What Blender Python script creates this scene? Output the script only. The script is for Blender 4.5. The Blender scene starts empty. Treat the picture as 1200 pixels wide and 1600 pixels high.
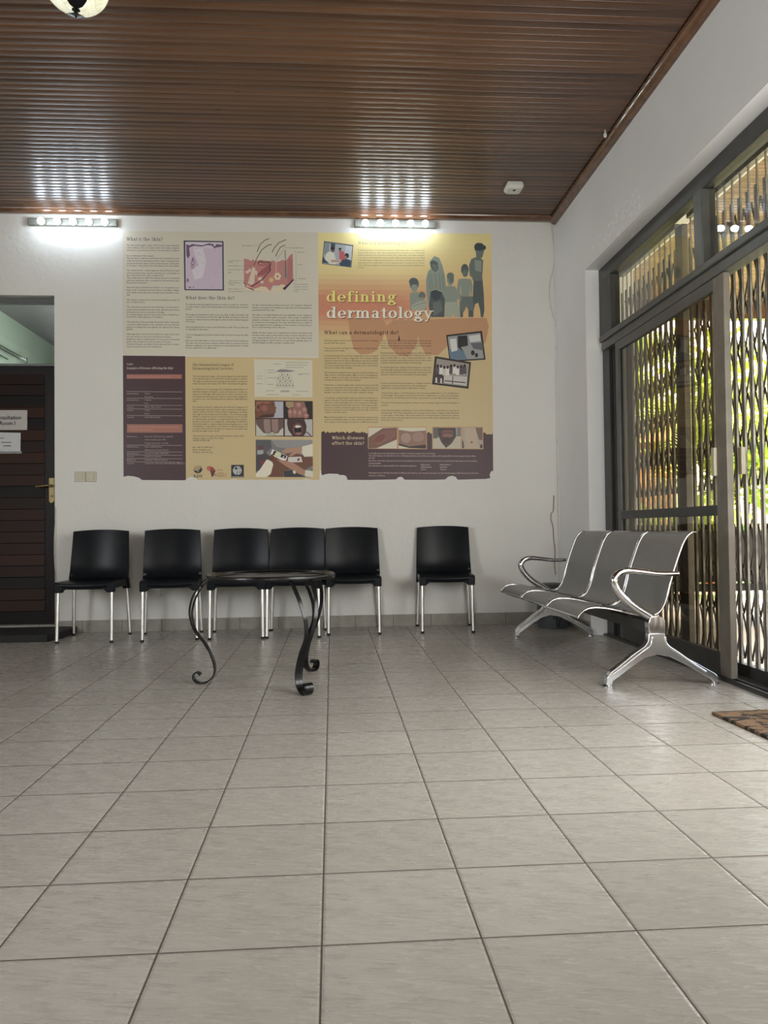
import bpy, math, random
from mathutils import Vector, Matrix
PI = math.pi
random.seed(7)
S = bpy.context.scene
C = bpy.context.scene.collection

# ------------------------------------------------------------------ camera
FPX = 1205.73
CAM = Vector((0.0, 0.0, 0.80))
fw = Vector((0.06749393, 0.99748889, 0.02145891))
rt = Vector((0.99766973, -0.06725972, -0.01145594))
up = Vector((0.00998386, -0.02218211, 0.99970409))
cam_d = bpy.data.cameras.new('camera')
cam_d.sensor_fit = 'HORIZONTAL'
cam_d.sensor_width = 36.0
cam_d.lens = FPX / 1200.0 * 36.0
cam_d.clip_start = 0.05
cam_d.clip_end = 300
cam = bpy.data.objects.new('camera', cam_d)
M = Matrix((rt, up, -fw)).transposed().to_4x4()
M.translation = CAM
cam.matrix_world = M
C.objects.link(cam)
S.camera = cam

# ------------------------------------------------------------------ world, lights, exposure
S.view_settings.view_transform = 'Standard'
S.view_settings.look = 'None'
S.view_settings.gamma = 1.0
S.view_settings.use_curve_mapping = False
S.view_settings.exposure = 0.30
w = bpy.data.worlds.new('sky'); S.world = w; w.use_nodes = True
nt = w.node_tree; nt.nodes.clear()
sky = nt.nodes.new('ShaderNodeTexSky'); sky.sky_type = 'NISHITA'; sky.sun_disc = False
sky.sun_elevation = math.radians(48); sky.sun_rotation = math.radians(60); sky.dust_density = 3.5; sky.air_density = 1.2
bg = nt.nodes.new('ShaderNodeBackground'); bg.inputs['Strength'].default_value = 1.05
wo = nt.nodes.new('ShaderNodeOutputWorld')
nt.links.new(sky.outputs[0], bg.inputs[0]); nt.links.new(bg.outputs[0], wo.inputs[0])
def light(name, kind, loc, aim, energy, color=(1, 1, 1), size=None, sy=None):
    d = bpy.data.lights.new(name, kind); d.energy = energy; d.color = color
    if kind == 'AREA':
        d.shape = 'RECTANGLE'; d.size = size; d.size_y = sy or size
    o = bpy.data.objects.new(name, d); C.objects.link(o)
    o.location = loc
    o.rotation_euler = (Vector(aim) - Vector(loc)).to_track_quat('-Z', 'Y').to_euler()
    return o
sun = light('sun', 'SUN', (14, 1, 13), (5, 10, 0), 20.0, (1.0, 0.93, 0.80)); sun.data.angle = 0.01
# daylight through the window openings of the room: the wide doorway in the right wall and the window behind
light('doorway_daylight', 'AREA', (1.87, 2.25, 1.45), (-0.8, 3.8, 1.6), 58, (1.0, 0.98, 0.94), 1.5, 1.8)
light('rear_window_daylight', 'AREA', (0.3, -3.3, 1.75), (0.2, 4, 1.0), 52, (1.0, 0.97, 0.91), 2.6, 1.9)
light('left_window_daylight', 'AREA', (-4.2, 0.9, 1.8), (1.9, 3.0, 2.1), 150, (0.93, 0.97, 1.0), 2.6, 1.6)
S.cycles.max_bounces = 9
S.cycles.diffuse_bounces = 5
S.cycles.glossy_bounces = 4
S.cycles.transparent_max_bounces = 16
S.cycles.caustics_reflective = False
S.cycles.caustics_refractive = False
S.cycles.sample_clamp_indirect = 6.0

# ------------------------------------------------------------------ materials
def srgb(r, g, b):
    f = lambda c: (c / 255 / 12.92) if c / 255 <= 0.04045 else ((c / 255 + 0.055) / 1.055) ** 2.4
    return (f(r), f(g), f(b), 1)
class NT:
    def __init__(s, name):
        s.m = bpy.data.materials.new(name); s.m.use_nodes = True; s.t = s.m.node_tree
        s.t.nodes.clear()
        s.out = s.n('ShaderNodeOutputMaterial'); s.b = s.n('ShaderNodeBsdfPrincipled')
        s.l(s.b.outputs[0], s.out.inputs[0])
    def n(s, k, **kw):
        x = s.t.nodes.new(k)
        for a, v in kw.items(): setattr(x, a, v)
        return x
    def l(s, a, b): s.t.links.new(a, b)
    def pos(s):
        return s.n('ShaderNodeTexCoord').outputs['Object']
    def mp(s, vec, scale=(1, 1, 1), loc=(0, 0, 0)):
        m = s.n('ShaderNodeMapping'); s.l(vec, m.inputs[0])
        m.inputs['Scale'].default_value = scale; m.inputs['Location'].default_value = loc
        return m.outputs[0]
    def noise(s, vec, scale, detail=4, rough=.55, dist=0):
        x = s.n('ShaderNodeTexNoise'); s.l(vec, x.inputs['Vector'])
        x.inputs['Scale'].default_value = scale; x.inputs['Detail'].default_value = detail
        x.inputs['Roughness'].default_value = rough; x.inputs['Distortion'].default_value = dist
        return x.outputs[0]
    def math(s, op, a, b=None, c=None):
        x = s.n('ShaderNodeMath', operation=op)
        for i, v in enumerate((a, b, c)):
            if v is None: continue
            if isinstance(v, (int, float)): x.inputs[i].default_value = v
            else: s.l(v, x.inputs[i])
        return x.outputs[0]
    def ramp(s, fac, stops):
        x = s.n('ShaderNodeValToRGB'); s.l(fac, x.inputs[0]); e = x.color_ramp.elements
        while len(e) < len(stops): e.new(0.5)
        for i, (p, c) in enumerate(stops): e[i].position = p; e[i].color = c
        return x.outputs[0]
    def mix(s, fac, a, b, mode='MIX'):
        x = s.n('ShaderNodeMix', data_type='RGBA', blend_type=mode)
        for k, v in ((0, fac), (6, a), (7, b)):
            if isinstance(v, (int, float, tuple)): x.inputs[k].default_value = v
            else: s.l(v, x.inputs[k])
        return x.outputs[2]
    def bump(s, h, strength, dist=.01):
        x = s.n('ShaderNodeBump'); s.l(h, x.inputs['Height'])
        x.inputs['Strength'].default_value = strength; x.inputs['Distance'].default_value = dist
        s.l(x.outputs[0], s.b.inputs['Normal']); return x
    def col(s, v):
        if isinstance(v, tuple): s.b.inputs['Base Color'].default_value = v
        else: s.l(v, s.b.inputs['Base Color'])
    def rough(s, v):
        if isinstance(v, (int, float)): s.b.inputs['Roughness'].default_value = v
        else: s.l(v, s.b.inputs['Roughness'])
def simple(name, c, rough=.5, metal=0.0, var=.06, scale=30, spec=.5, bump=0, bscale=None, coat=0):
    t = NT(name)
    n = t.noise(t.pos(), scale)
    lo = tuple(max(0, x * (1 - var)) for x in c[:3]) + (1,); hi = tuple(min(1, x * (1 + var)) for x in c[:3]) + (1,)
    t.col(t.ramp(n, [(.3, lo), (.7, hi)]))
    t.rough(rough); t.b.inputs['Metallic'].default_value = metal
    t.b.inputs['Specular IOR Level'].default_value = spec
    t.b.inputs['Coat Weight'].default_value = coat
    if bump: t.bump(t.noise(t.pos(), bscale or scale * 3, 5), bump, .004)
    return t.m
MT = {}
# painted plaster
def plaster(name, c, flakes=False):
    t = NT(name); p = t.pos()
    big = t.noise(p, 1.3, 5, .6); fine = t.noise(p, 26, 6, .6); mid = t.noise(p, 7, 5, .65, .4)
    base = t.ramp(big, [(.3, tuple(x * .94 for x in c[:3]) + (1,)), (.7, c)])
    if flakes:
        sc = t.noise(t.mp(p, (1, 1.0, .8)), 42, 3, .7, 1.2)
        sep = t.n('ShaderNodeSeparateXYZ'); t.l(p, sep.inputs[0])
        zz = t.math('SUBTRACT', 1, t.math('MINIMUM', t.math('ABSOLUTE', t.math('MULTIPLY', t.math('SUBTRACT', sep.outputs[2], 2.80), 6.0)), 1))
        ym = t.math('SUBTRACT', 1, t.math('MINIMUM', t.math('ABSOLUTE', t.math('MULTIPLY', t.math('SUBTRACT', sep.outputs[1], 4.9), 1.3)), 1))
        k = t.math('MULTIPLY', t.math('GREATER_THAN', sc, .575), t.math('GREATER_THAN', t.math('MULTIPLY', zz, ym), t.math('MULTIPLY', t.noise(p, 9, 3), .85)))
        base = t.mix(k, base, (.99, .99, .98, 1))
    t.col(base); t.rough(.5); t.b.inputs['Specular IOR Level'].default_value = .35
    h = t.math('ADD', t.math('MULTIPLY', mid, .6), t.math('MULTIPLY', fine, .35))
    if flakes: h = t.math('ADD', h, t.math('MULTIPLY', k, .8))
    t.bump(h, .2 if flakes else .6, .014)
    return t.m
MT['wall'] = plaster('painted_plaster', (.72, .71, .67, 1))
MT['wall_r'] = plaster('painted_plaster_flaking', (.82, .82, .805, 1), True)
MT['tan_plaster'] = plaster('exterior_tan_plaster', srgb(190, 165, 130))
# floor tiles
TS, TX, TY = 0.310233, -0.027509, 1.505828
def tile_mat(name):
    t = NT(name); p = t.pos()
    sep = t.n('ShaderNodeSeparateXYZ'); t.l(p, sep.inputs[0])
    u = t.math('DIVIDE', t.math('SUBTRACT', sep.outputs[0], TX), TS)
    v = t.math('DIVIDE', t.math('SUBTRACT', sep.outputs[1], TY), TS)
    fu = t.math('FRACT', u); fv = t.math('FRACT', v)
    du = t.math('ABSOLUTE', t.math('SUBTRACT', fu, .5)); dv = t.math('ABSOLUTE', t.math('SUBTRACT', fv, .5))
    e = t.math('MAXIMUM', du, dv)
    g = t.math('GREATER_THAN', e, .4935)
    iu = t.math('FLOOR', u); iv = t.math('FLOOR', v)
    cmb = t.n('ShaderNodeCombineXYZ'); t.l(iu, cmb.inputs[0]); t.l(iv, cmb.inputs[1])
    wn = t.n('ShaderNodeTexWhiteNoise', noise_dimensions='2D'); t.l(cmb.outputs[0], wn.inputs['Vector'])
    loc = t.n('ShaderNodeCombineXYZ'); t.l(fu, loc.inputs[0]); t.l(t.math('ADD', fv, t.math('MULTIPLY', fu, .16)), loc.inputs[1])
    # the moulded slate relief repeats on every tile: long low ripples running left to right
    r1 = t.noise(t.mp(loc.outputs[0], (1.1, 6.5, 1), (3.1, 1.7, 0)), 2.3, 5, .62, 1.1)
    r2 = t.noise(t.mp(loc.outputs[0], (1.5, 9.0, 1), (7.3, 2.2, 4)), 2.3, 4, .55, .9)
    ridge = t.math('POWER', t.math('SUBTRACT', 1, t.math('MINIMUM', t.math('ABSOLUTE', t.math('MULTIPLY', t.math('SUBTRACT', r2, .53), 9)), 1)), 2.5)
    ridge = t.math('MAXIMUM', ridge, 0)
    patch = t.math('MINIMUM', t.math('MAXIMUM', t.math('MULTIPLY', t.math('SUBTRACT', t.noise(t.mp(loc.outputs[0], (1.2, 2.2, 1), (1, 9, 2)), 2.6, 2), .43), 4), 0), 1)
    fine = t.noise(p, 160, 3, .6)
    tone = t.math('ADD', t.math('MULTIPLY', wn.outputs[0], .30), t.math('MULTIPLY', r1, .45))
    c = t.ramp(tone, [(.15, (.39, .367, .325, 1)), (.6, (.46, .437, .39, 1))])
    c = t.mix(t.math('MULTIPLY', t.noise(p, .9, 4, .6), .30), c, (.36, .337, .30, 1))
    c = t.mix(g, c, (.085, .065, .05, 1)); t.col(c)
    t.rough(t.mix(g, t.ramp(r1, [(.3, (.22,) * 3 + (1,)), (.75, (.32,) * 3 + (1,))]), (.8, .8, .8, 1)))
    t.b.inputs['Specular IOR Level'].default_value = .5
    edge = t.math('MINIMUM', t.math('MULTIPLY', t.math('SUBTRACT', .5, e), 45), 1)
    h = t.math('ADD', t.math('ADD', t.math('MULTIPLY', r1, .22), t.math('MULTIPLY', t.math('MULTIPLY', ridge, patch), .15)), t.math('ADD', t.math('MULTIPLY', fine, .02), t.math('MULTIPLY', edge, .25)))
    t.bump(h, 1.0, .007)
    return t.m
MT['tile'] = tile_mat('slate_relief_floor_tile')
def skirt_mat():
    t = NT('skirting_tile'); p = t.pos()
    sep = t.n('ShaderNodeSeparateXYZ'); t.l(p, sep.inputs[0])
    u = t.math('DIVIDE', t.math('SUBTRACT', t.math('ADD', sep.outputs[0], sep.outputs[1]), TX - .0), TS)
    g = t.math('GREATER_THAN', t.math('ABSOLUTE', t.math('SUBTRACT', t.math('FRACT', u), .5)), .492)
    c = t.ramp(t.noise(p, 14, 5), [(.3, (.25, .235, .20, 1)), (.7, (.33, .31, .27, 1))])
    t.col(t.mix(g, c, (.10, .085, .07, 1))); t.rough(.42)
    t.bump(t.noise(t.mp(p, (1, 1, 5)), 12, 5), .35, .004)
    return t.m
MT['skirt'] = skirt_mat()
BP = 0.0537
def board_mat(name, dark, lite, rough=.30, along='x', coat=.35):
    t = NT(name); p = t.pos()
    sep = t.n('ShaderNodeSeparateXYZ'); t.l(p, sep.inputs[0])
    ax = sep.outputs[1] if along == 'x' else sep.outputs[0]
    row = t.math('FLOOR', t.math('DIVIDE', ax, BP))
    wn = t.n('ShaderNodeTexWhiteNoise', noise_dimensions='1D'); t.l(row, wn.inputs['W'])
    cmb = t.n('ShaderNodeCombineXYZ'); t.l(t.math('MULTIPLY', wn.outputs[0], 60), cmb.inputs[2])
    add = t.n('ShaderNodeVectorMath', operation='ADD'); t.l(p, add.inputs[0]); t.l(cmb.outputs[0], add.inputs[1])
    sc = (.55, 14, 1) if along == 'x' else (14, .55, 1)
    gr = t.noise(t.mp(add.outputs[0], sc), 5, 6, .6, .6)
    kn = t.n('ShaderNodeTexVoronoi'); t.l(t.mp(add.outputs[0], (1, 3.0, 1) if along == 'x' else (3, 1, 1)), kn.inputs['Vector']); kn.inputs['Scale'].default_value = 2.6
    knot = t.math('LESS_THAN', kn.outputs['Distance'], .055)
    f = t.math('ADD', t.math('MULTIPLY', gr, .75), t.math('MULTIPLY', t.math('SUBTRACT', wn.outputs[0], .5), .38))
    c = t.ramp(f, [(.2, dark), (.62, lite)])
    t.col(t.mix(t.math('MULTIPLY', knot, .75), c, tuple(x * .25 for x in dark[:3]) + (1,)))
    t.rough(rough); t.b.inputs['Coat Weight'].default_value = coat; t.b.inputs['Coat Roughness'].default_value = .16
    t.bump(gr, .10, .004)
    return t.m
MT['ceil'] = board_mat('varnished_ceiling_boards', (.052, .022, .010, 1), (.130, .060, .028, 1), .34, coat=.15)
MT['ceil_out'] = board_mat('veranda_ceiling_boards', (.15, .08, .045, 1), (.32, .18, .105, 1), .5, coat=0)
MT['trim'] = simple('varnished_moulding', (.11, .05, .024, 1), .22, var=.35, scale=9, coat=.5)
def door_mat():
    t = NT('dark_plank_door'); p = t.pos()
    sep = t.n('ShaderNodeSeparateXYZ'); t.l(p, sep.inputs[0])
    row = t.math('FLOOR', t.math('DIVIDE', sep.outputs[2], .0905))
    wn = t.n('ShaderNodeTexWhiteNoise', noise_dimensions='1D'); t.l(row, wn.inputs['W'])
    gr = t.noise(t.mp(p, (1, 1, 16)), 4, 5)
    f = t.math('ADD', t.math('MULTIPLY', wn.outputs[0], .7), t.math('MULTIPLY', gr, .3))
    t.col(t.ramp(f, [(.2, (.007, .004, .004, 1)), (.85, (.034, .012, .006, 1))])); t.rough(.5); t.b.inputs['Specular IOR Level'].default_value = .18
    return t.m
MT['door'] = door_mat()
MT['door_frame'] = simple('dark_stained_frame', (.009, .006, .006, 1), .45, var=.3, spec=.18)
MT['alu'] = simple('grey_anodised_frame', (.105, .108, .105, 1), .38, .35, var=.12, scale=12)
MT['alu_d'] = simple('dark_anodised_frame', (.055, .055, .052, 1), .42, .3, var=.15, scale=12)
MT['alu_l'] = simple('worn_stile_face', (.19, .17, .14, 1), .45, .2, var=.15, scale=10)
MT['gate'] = simple('painted_gate_steel', (.16, .145, .125, 1), .4, .5, var=.2, scale=20)
MT['gate_l'] = simple('gate_channel_steel', (.32, .30, .26, 1), .4, .4, var=.2, scale=20)
MT['black'] = simple('black_plastic', (.006, .0075, .0095, 1), .30, var=.15, spec=.16)
MT['iron'] = simple('black_wrought_iron', (.005, .005, .006, 1), .27, var=.3, scale=60, bump=.1, spec=.35, coat=.08)
MT['legs'] = simple('satin_aluminium_tube', (.74, .73, .70, 1), .34, 1.0, var=.04)
MT['chrome'] = simple('chrome', (.62, .62, .63, 1), .07, 1.0, var=.02)
MT['cast'] = simple('polished_cast_aluminium', (.84, .85, .87, 1), .20, 1.0, var=.03)
MT['rubber'] = simple('black_rubber', (.012, .012, .012, 1), .75, var=.3, bump=.2)
MT['brass'] = simple('dull_brass', (.19, .145, .065, 1), .42, .8, var=.15)
MT['switch'] = simple('beige_switch_plastic', (.50, .455, .34, 1), .4, var=.03)
MT['white'] = simple('white_plastic', (.62, .62, .56, 1), .42, var=.03)
MT['cable'] = simple('white_cable', (.55, .54, .49, 1), .5, var=.05)
MT['cable_b'] = simple('brown_cable', (.20, .15, .10, 1), .5, var=.05)
MT['paper'] = simple('white_paper', (.52, .52, .54, 1), .6, var=.04)
MT['sign'] = simple('grey_sign_plate', (.40, .375, .345, 1), .45, var=.04)
MT['ink'] = simple('dark_lettering', (.010, .010, .012, 1), .6, var=.0)
MT['bin'] = simple('grey_bin_plastic', (.085, .095, .105, 1), .4, var=.1)
MT['bin_d'] = simple('black_bin_plastic', (.012, .013, .014, 1), .4, var=.1)
MT['pale'] = simple('pale_lettering', (.75, .75, .75, 1), .5, var=.0)
MT['grass'] = simple('lawn', (.12, .18, .05, 1), .8, var=.5, scale=6)
MT['pave'] = simple('cream_paving', (.62, .52, .40, 1), .7, var=.1, scale=3)
MT['leaf'] = simple('leaf_green', (.20, .42, .05, 1), .5, var=.5, scale=3)
MT['leaf2'] = simple('leaf_yellow_green', (.52, .62, .10, 1), .5, var=.4, scale=3)
MT['bark'] = simple('bark', (.12, .08, .05, 1), .9, var=.4, scale=8)
MT['terra'] = simple('terracotta', (.55, .20, .08, 1), .7, var=.2, scale=5)
def perf_mat(name, c, hole, metal=.7, rough=.34):
    t = NT(name); p = t.n('ShaderNodeTexCoord').outputs['UV']
    v = t.n('ShaderNodeTexVoronoi', voronoi_dimensions='2D'); t.l(p, v.inputs['Vector']); v.inputs['Scale'].default_value = 170
    v.inputs['Randomness'].default_value = 0
    k = t.math('LESS_THAN', v.outputs['Distance'], .30)
    t.col(t.mix(k, c, hole)); t.rough(t.mix(k, (rough,) * 3 + (1,), (.9, .9, .9, 1))); t.b.inputs['Metallic'].default_value = metal
    return t.m
MT['perf'] = perf_mat('perforated_grey_steel', (.34, .34, .33, 1), (.16, .16, .155, 1), .5, .38)
MT['perf_b'] = perf_mat('perforated_black_steel', (.02, .02, .02, 1), (.10, .10, .10, 1), .3)
def brick_mat():
    t = NT('orange_brick'); b = t.n('ShaderNodeTexBrick'); t.l(t.mp(t.pos(), (1, 1, 1)), b.inputs['Vector'])
    sep = t.n('ShaderNodeSeparateXYZ'); t.l(t.pos(), sep.inputs[0]); cb = t.n('ShaderNodeCombineXYZ'); t.l(t.math('ADD', sep.outputs[0], sep.outputs[1]), cb.inputs[0]); t.l(sep.outputs[2], cb.inputs[1])
    t.l(cb.outputs[0], b.inputs['Vector']); b.inputs['Scale'].default_value = 4
    b.inputs['Color1'].default_value = (.72, .27, .08, 1); b.inputs['Color2'].default_value = (.62, .20, .06, 1); b.inputs['Mortar'].default_value = (.5, .42, .3, 1)
    t.col(b.outputs[0]); t.rough(.8); return t.m
MT['brick'] = brick_mat()
def glass_mat(name, tint, base=.05):
    t = NT(name); t.t.nodes.remove(t.b)
    tr = t.n('ShaderNodeBsdfTransparent'); tr.inputs[0].default_value = tint
    gl = t.n('ShaderNodeBsdfGlossy'); gl.inputs['Roughness'].default_value = .015; gl.inputs[0].default_value = (.95, .97, 1, 1)
    ge = t.n('ShaderNodeNewGeometry'); dt = t.n('ShaderNodeVectorMath', operation='DOT_PRODUCT'); t.l(ge.outputs['Normal'], dt.inputs[0]); t.l(ge.outputs['Incoming'], dt.inputs[1])
    f5 = t.math('POWER', t.math('SUBTRACT', 1, t.math('ABSOLUTE', dt.outputs['Value'])), 5)
    mx = t.n('ShaderNodeMixShader'); t.l(t.math('ADD', t.math('MULTIPLY', f5, .9), base), mx.inputs[0]); t.l(tr.outputs[0], mx.inputs[1]); t.l(gl.outputs[0], mx.inputs[2])
    t.l(mx.outputs[0], t.out.inputs[0]); return t.m
MT['glass_t'] = glass_mat('tinted_glass', (.66, .62, .55, 1), .02)
MT['glass'] = glass_mat('clear_glass', (.90, .91, .91, 1), .035)
def emit(name, c, s):
    t = NT(name); t.b.inputs['Base Color'].default_value = c
    t.b.inputs['Emission Color'].default_value = c; t.b.inputs['Emission Strength'].default_value = s; return t.m
MT['plate'] = simple('polished_lamp_plate', (.20, .20, .17, 1), .5, .2, var=.05)
MT['bulb'] = emit('lit_bulb', (.76, .88, 1.0, 1), 34.0)
def alab():
    t = NT('lit_alabaster_glass'); n = t.noise(t.pos(), 14, 4, .6, 2.0)
    c = t.ramp(n, [(.35, (.55, .54, .36, 1)), (.7, (.90, .93, .80, 1))]); t.col(c)
    t.l(c, t.b.inputs['Emission Color']); t.b.inputs['Emission Strength'].default_value = .55; t.rough(.25); return t.m
MT['alab'] = alab()
def print_mat():
    t = NT('printed_vinyl'); a = t.n('ShaderNodeAttribute', attribute_name='Col'); t.l(a.outputs[0], t.b.inputs['Base Color'])
    t.rough(.42); t.b.inputs['Specular IOR Level'].default_value = .4
    t.bump(t.noise(t.pos(), 9, 4), .12, .01); return t.m
MT['print'] = print_mat()
MT['ceil_grey'] = simple('stained_grey_ceiling', (.16, .15, .16, 1), .5, var=.1)
MT['green_wall'] = plaster('pale_green_plaster', (.42, .50, .42, 1))
def coir():
    t = NT('coir_doormat'); p = t.pos(); n = t.noise(t.mp(p, (2.2, 5, 1)), 4.5, 2, .5, 1.5); f = t.noise(p, 220, 3)
    c = t.ramp(f, [(.3, (.13, .075, .035, 1)), (.7, (.30, .19, .10, 1))])
    t.col(t.mix(t.math('GREATER_THAN', n, .53), c, (.018, .015, .012, 1))); t.rough(.95); t.bump(f, .8, .01); return t.m
MT['coir'] = coir()

# ------------------------------------------------------------------ mesh helpers
def wl(o):
    v = Vector((0, 0, 0))
    while o is not None: v += o.location; o = o.parent
    return v
class MB:
    def __init__(s): s.v = []; s.f = []; s.mi = []; s.col = []; s.uv = []
    def add(s, vs, fs, mi=0, col=None):
        b = len(s.v); s.v += [tuple(x) for x in vs]
        for f in fs: s.f.append(tuple(i + b for i in f)); s.mi.append(mi); s.col.append(col)
        return s
    def box(s, a, b, mi=0, col=None):
        x0, y0, z0 = (min(a[i], b[i]) for i in range(3)); x1, y1, z1 = (max(a[i], b[i]) for i in range(3))
        return s.add([(x0, y0, z0), (x1, y0, z0), (x1, y1, z0), (x0, y1, z0), (x0, y0, z1), (x1, y0, z1), (x1, y1, z1), (x0, y1, z1)],
                     [(0, 3, 2, 1), (4, 5, 6, 7), (0, 1, 5, 4), (1, 2, 6, 5), (2, 3, 7, 6), (3, 0, 4, 7)], mi, col)
    def tube(s, pts, r, n=12, mi=0, cap=True, flat=None, closed=False):
        pts = [Vector(p) for p in pts]; N = len(pts); rs = r if isinstance(r, (list, tuple)) else [r] * N
        prev = None; rings = []
        for i, p in enumerate(pts):
            if closed: d = (pts[(i + 1) % N] - pts[i - 1])
            else: d = (pts[min(i + 1, N - 1)] - pts[max(i - 1, 0)])
            d.normalize()
            if prev is None:
                a = Vector((0, 0, 1)) if abs(d.z) < .9 else Vector((0, 1, 0))
                x = d.cross(a).normalized()
            else:
                x = (prev - d * prev.dot(d)).normalized()
            prev = x; y = d.cross(x)
            rings.append([p + (x * math.cos(2 * PI * k / n) + y * math.sin(2 * PI * k / n)) * rs[i] for k in range(n)])
        vs = [q for g in rings for q in g]; fs = []
        for i in range(N if closed else N - 1):
            j = (i + 1) % N
            for k in range(n):
                fs.append((i * n + k, i * n + (k + 1) % n, j * n + (k + 1) % n, j * n + k))
        if cap and not closed: fs += [tuple(range(n))[::-1], tuple((N - 1) * n + k for k in range(n))]
        return s.add(vs, fs, mi)
    def lathe(s, prof, c=(0, 0, 0), n=32, mi=0, a0=0, a1=2 * PI):
        full = abs(a1 - a0 - 2 * PI) < 1e-6; m = n if full else n + 1; vs = []; fs = []
        for r, z in prof:
            for k in range(m):
                a = a0 + (a1 - a0) * k / n; vs.append((c[0] + r * math.cos(a), c[1] + r * math.sin(a), c[2] + z))
        for i in range(len(prof) - 1):
            for k in range(n):
                k2 = (k + 1) % m; fs.append((i * m + k, i * m + k2, (i + 1) * m + k2, (i + 1) * m + k))
        return s.add(vs, fs, mi)
    def prism(s, poly, fn, t0, t1, mi=0):
        n = len(poly); vs = [fn(p, t0) for p in poly] + [fn(p, t1) for p in poly]
        fs = [tuple(range(n))[::-1], tuple(range(n, 2 * n))] + [(i, (i + 1) % n, n + (i + 1) % n, n + i) for i in range(n)]
        return s.add(vs, fs, mi)
    def grid(s, fn, nu, nv, mi=0, uvs=None):
        vs = [fn(i / nu, j / nv) for j in range(nv + 1) for i in range(nu + 1)]
        fs = [(j * (nu + 1) + i, j * (nu + 1) + i + 1, (j + 1) * (nu + 1) + i + 1, (j + 1) * (nu + 1) + i) for j in range(nv) for i in range(nu)]
        return s.add(vs, fs, mi)
    def build(s, name, mats, parent=None, smooth=40, local=False, bevel=0, uv=None):
        me = bpy.data.meshes.new(name)
        o = bpy.data.objects.new(name, me); C.objects.link(o)
        off = Vector((0, 0, 0))
        if parent is not None:
            o.parent = parent
            if not local: off = wl(parent)
        me.from_pydata([Vector(v) - off for v in s.v], [], s.f)
        for m in (mats if isinstance(mats, (list, tuple)) else [mats]): me.materials.append(MT[m] if isinstance(m, str) else m)
        me.polygons.foreach_set('material_index', s.mi)
        if any(c is not None for c in s.col):
            ca = me.color_attributes.new('Col', 'FLOAT_COLOR', 'CORNER')
            arr = []
            for p, c in zip(me.polygons, s.col):
                arr += list(c or (1, 1, 1, 1)) * p.loop_total
            ca.data.foreach_set('color', arr)
        if uv:
            l = me.uv_layers.new(name='UVMap'); arr = []
            for lp in me.loops: arr += list(uv(s.v[lp.vertex_index]))
            l.data.foreach_set('uv', arr)
        me.validate(); me.update()
        if smooth:
            me.polygons.foreach_set('use_smooth', [True] * len(me.polygons)); me.set_sharp_from_angle(angle=math.radians(smooth))
        if bevel:
            b = o.modifiers.new('bevel', 'BEVEL'); b.width = bevel; b.segments = 3; b.limit_method = 'ANGLE'; b.angle_limit = math.radians(35); b.harden_normals = False
        return o
def tag(o, label=None, cat=None, group=None, kind=None):
    for k, v in (('label', label), ('category', cat), ('group', group), ('kind', kind)):
        if v: o[k] = v
    return o
def empty(name, loc, label=None, cat=None, group=None, kind=None):
    o = bpy.data.objects.new(name, None); C.objects.link(o); o.location = loc; o.empty_display_size = .1
    return tag(o, label, cat, group, kind)
def copy_tree(o, parent=None):
    c = o.copy(); C.objects.link(c)
    if parent: c.parent = parent
    for ch in [x for x in bpy.data.objects if x.parent == o]: copy_tree(ch, c)
    return c
def smoothpath(pts, sub=6):
    P = [Vector(p) for p in pts]; out = []
    for i in range(len(P) - 1):
        p0 = P[max(i - 1, 0)]; p1 = P[i]; p2 = P[i + 1]; p3 = P[min(i + 2, len(P) - 1)]
        for k in range(sub):
            t = k / sub
            out.append(.5 * ((2 * p1) + (-p0 + p2) * t + (2 * p0 - 5 * p1 + 4 * p2 - p3) * t * t + (-p0 + 3 * p1 - 3 * p2 + p3) * t ** 3))
    out.append(P[-1]); return out

# ------------------------------------------------------------------ the room shell
D = 6.3156; XR = 1.893; CZ = 3.378; XL = -4.3; YB = -3.4
XO = 2.26                      # outer face of the right wall
OY0, OY1, OZ = 1.45, 5.575, 2.70    # opening in the right wall
m = MB(); m.box((XL, YB, -.12), (1.985, D, 0)); tag(m.build('floor', 'tile', smooth=0), kind='structure')
DX0, DX1, DZ = -3.13, -2.2045, 2.70   # doorway in the back wall
m = MB()
m.box((DX1, D, 0), (XO, D + .2, CZ + .1)); m.box((XL - .2, D, 0), (DX0, D + .2, CZ + .1)); m.box((DX0, D, DZ), (DX1, D + .2, CZ + .1))
tag(m.build('wall_back', 'wall', smooth=0), kind='structure')
m = MB()
m.box((XR, OY1, 0), (XO, D, CZ + .1)); m.box((XR, YB, 0), (XO, OY0, CZ + .1)); m.box((XR, OY0, OZ), (XO, OY1, CZ + .1))
tag(m.build('wall_right', 'wall_r', smooth=0), kind='structure')
m = MB(); m.box((XL - .2, YB, 0), (XL, D, CZ + .1)); tag(m.build('wall_left', 'wall', smooth=0), kind='structure')
m = MB(); m.box((XL - .2, YB - .2, 0), (XO, YB, CZ + .1)); tag(m.build('wall_front', 'wall', smooth=0), kind='structure')
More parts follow.
